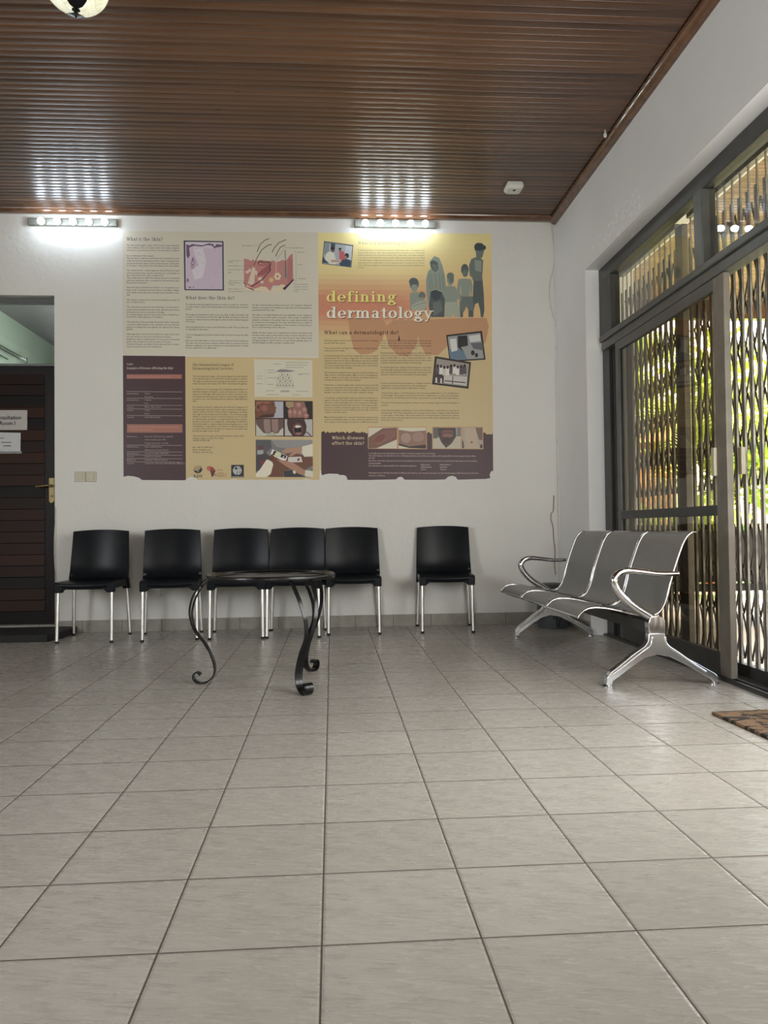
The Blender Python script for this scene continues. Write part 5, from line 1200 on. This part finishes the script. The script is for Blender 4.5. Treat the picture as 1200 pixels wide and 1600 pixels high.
def hosp(p):
    p.q([(828, 694), (1052, 668), (1075, 848), (850, 862)], hexc(42, 40, 38)); p.q([(838, 704), (1042, 680), (1064, 840), (856, 852)], hexc(150, 152, 150)); p.q([(845, 790), (880, 760), (940, 800), (960, 845), (856, 850)], hexc(96, 122, 142)); p.q([(900, 700), (960, 696), (965, 760), (920, 770), (940, 800), (900, 770)], hexc(38, 40, 42)); p.q([(970, 700), (1040, 690), (1044, 730), (980, 740)], hexc(200, 202, 196)); p.ell(995, 805, 12, 16, hexc(40, 42, 44)); p.ell(1018, 820, 10, 14, hexc(40, 42, 44)); p.q([(850, 720), (890, 715), (900, 790), (862, 800)], hexc(204, 204, 196)); p.q([(980, 745), (1055, 740), (1060, 790), (1000, 780)], hexc(96, 100, 104)); p.ell(940, 745, 18, 22, hexc(52, 44, 42))
tiltpic('theatre_photo', 'tilted photograph of an operating room', 490, 350, 4.0, hosp, .0018)
def group(p):
    p.q([(758, 66), (984, 104), (968, 270), (740, 242)], hexc(44, 38, 34)); p.q([(770, 80), (972, 114), (958, 256), (752, 232)], hexc(150, 142, 132))
    p.q([(752, 150), (830, 150), (820, 236), (752, 230)], hexc(70, 56, 58)); rg = random.Random(3)
    for i in range(9):
        x = 775 + i * 21; y = 120 + rg.uniform(0, 26); p.q([(x - 10, y), (x + 10, y), (x + 12, y + 50), (x - 12, y + 50)], rg.choice((hexc(196, 190, 180), hexc(84, 76, 84), hexc(120, 112, 104), hexc(214, 210, 200)))); p.ell(x, y, 8, 10, hexc(56, 40, 36))
    p.q([(815, 185), (960, 195), (955, 250), (812, 232)], hexc(190, 186, 178)); p.line([(818, 220), (950, 232)], 6, hexc(60, 56, 54)); p.line([(870, 190), (868, 240)], 5, hexc(60, 56, 54)); p.rect(762, 200, 772, 232, hexc(206, 204, 190)); p.rect(792, 205, 802, 236, hexc(206, 204, 190))
tiltpic('ward_photo', 'tilted photograph of people gathered in a ward', 490, 540, 4.0, group, .0022)
p = Pic(.0016, 590, 655, 6.3158); OF = hexc(190, 142, 92)
p.q([(-98, 74), (484, 74), (488, 296), (-96, 292)], OF); p.q([(536, 74), (1040, 74), (1044, 297), (538, 294)], OF)
SK1 = hexc(142, 104, 86); CRM = hexc(204, 196, 172)
p.rect(-90, 84, 190, 288, CRM); p.q([(-90, 180), (50, 90), (190, 84), (190, 200), (-10, 286), (-90, 288)], hexc(120, 84, 70)); p.q([(-60, 190), (70, 110), (180, 100), (170, 180), (0, 260)], hexc(136, 88, 76)); p.ell(20, 190, 60, 30, hexc(128, 66, 58), -28)
p.rect(208, 82, 478, 288, CRM); p.q([(208, 105), (330, 122), (478, 112), (478, 290), (310, 284), (208, 255)], SK1); p.ell(280, 185, 50, 50, hexc(166, 134, 120)); p.ell(400, 175, 60, 50, hexc(160, 124, 106)); p.q([(208, 240), (310, 270), (478, 250), (478, 290), (310, 284), (208, 258)], hexc(52, 42, 36))
p.rect(548, 82, 820, 288, hexc(190, 182, 166)); p.rect(548, 82, 600, 190, hexc(92, 92, 92)); p.rect(780, 82, 820, 170, hexc(120, 118, 114)); p.q([(548, 200), (600, 180), (690, 280), (780, 180), (820, 200), (820, 288), (548, 288)], hexc(186, 176, 152)); p.q([(596, 84), (772, 84), (776, 170), (730, 240), (675, 284), (630, 230), (598, 160)], hexc(78, 58, 50)); p.ell(690, 130, 62, 26, hexc(120, 76, 70)); p.ell(690, 160, 56, 22, hexc(134, 90, 84)); p.line([(630, 142), (690, 138), (748, 142)], 5, hexc(44, 28, 28)); p.ell(680, 210, 40, 34, hexc(66, 46, 40))
p.rect(836, 82, 1034, 290, hexc(168, 158, 138)); p.q([(862, 84), (965, 84), (1000, 288), (870, 288)], hexc(186, 164, 138)); p.q([(965, 84), (1034, 84), (1034, 210), (1000, 200)], hexc(120, 92, 76)); p.q([(836, 200), (848, 230), (850, 286), (836, 286)], hexc(44, 42, 46)); p.ell(928, 228, 10, 10, hexc(140, 60, 50)); p.rect(1012, 250, 1034, 286, hexc(56, 52, 54))
p.build('skin_photo_strip', RPo, 'orange framed strip of four skin photographs')
p = Pic(.0016, 590, 520, 12.0); p.q([(400, 40), (412, 90), (422, 148), (382, 148), (392, 90)], hexc(50, 36, 36)); p.build('dark_mark', RPo, 'small dark spike shaped mark')
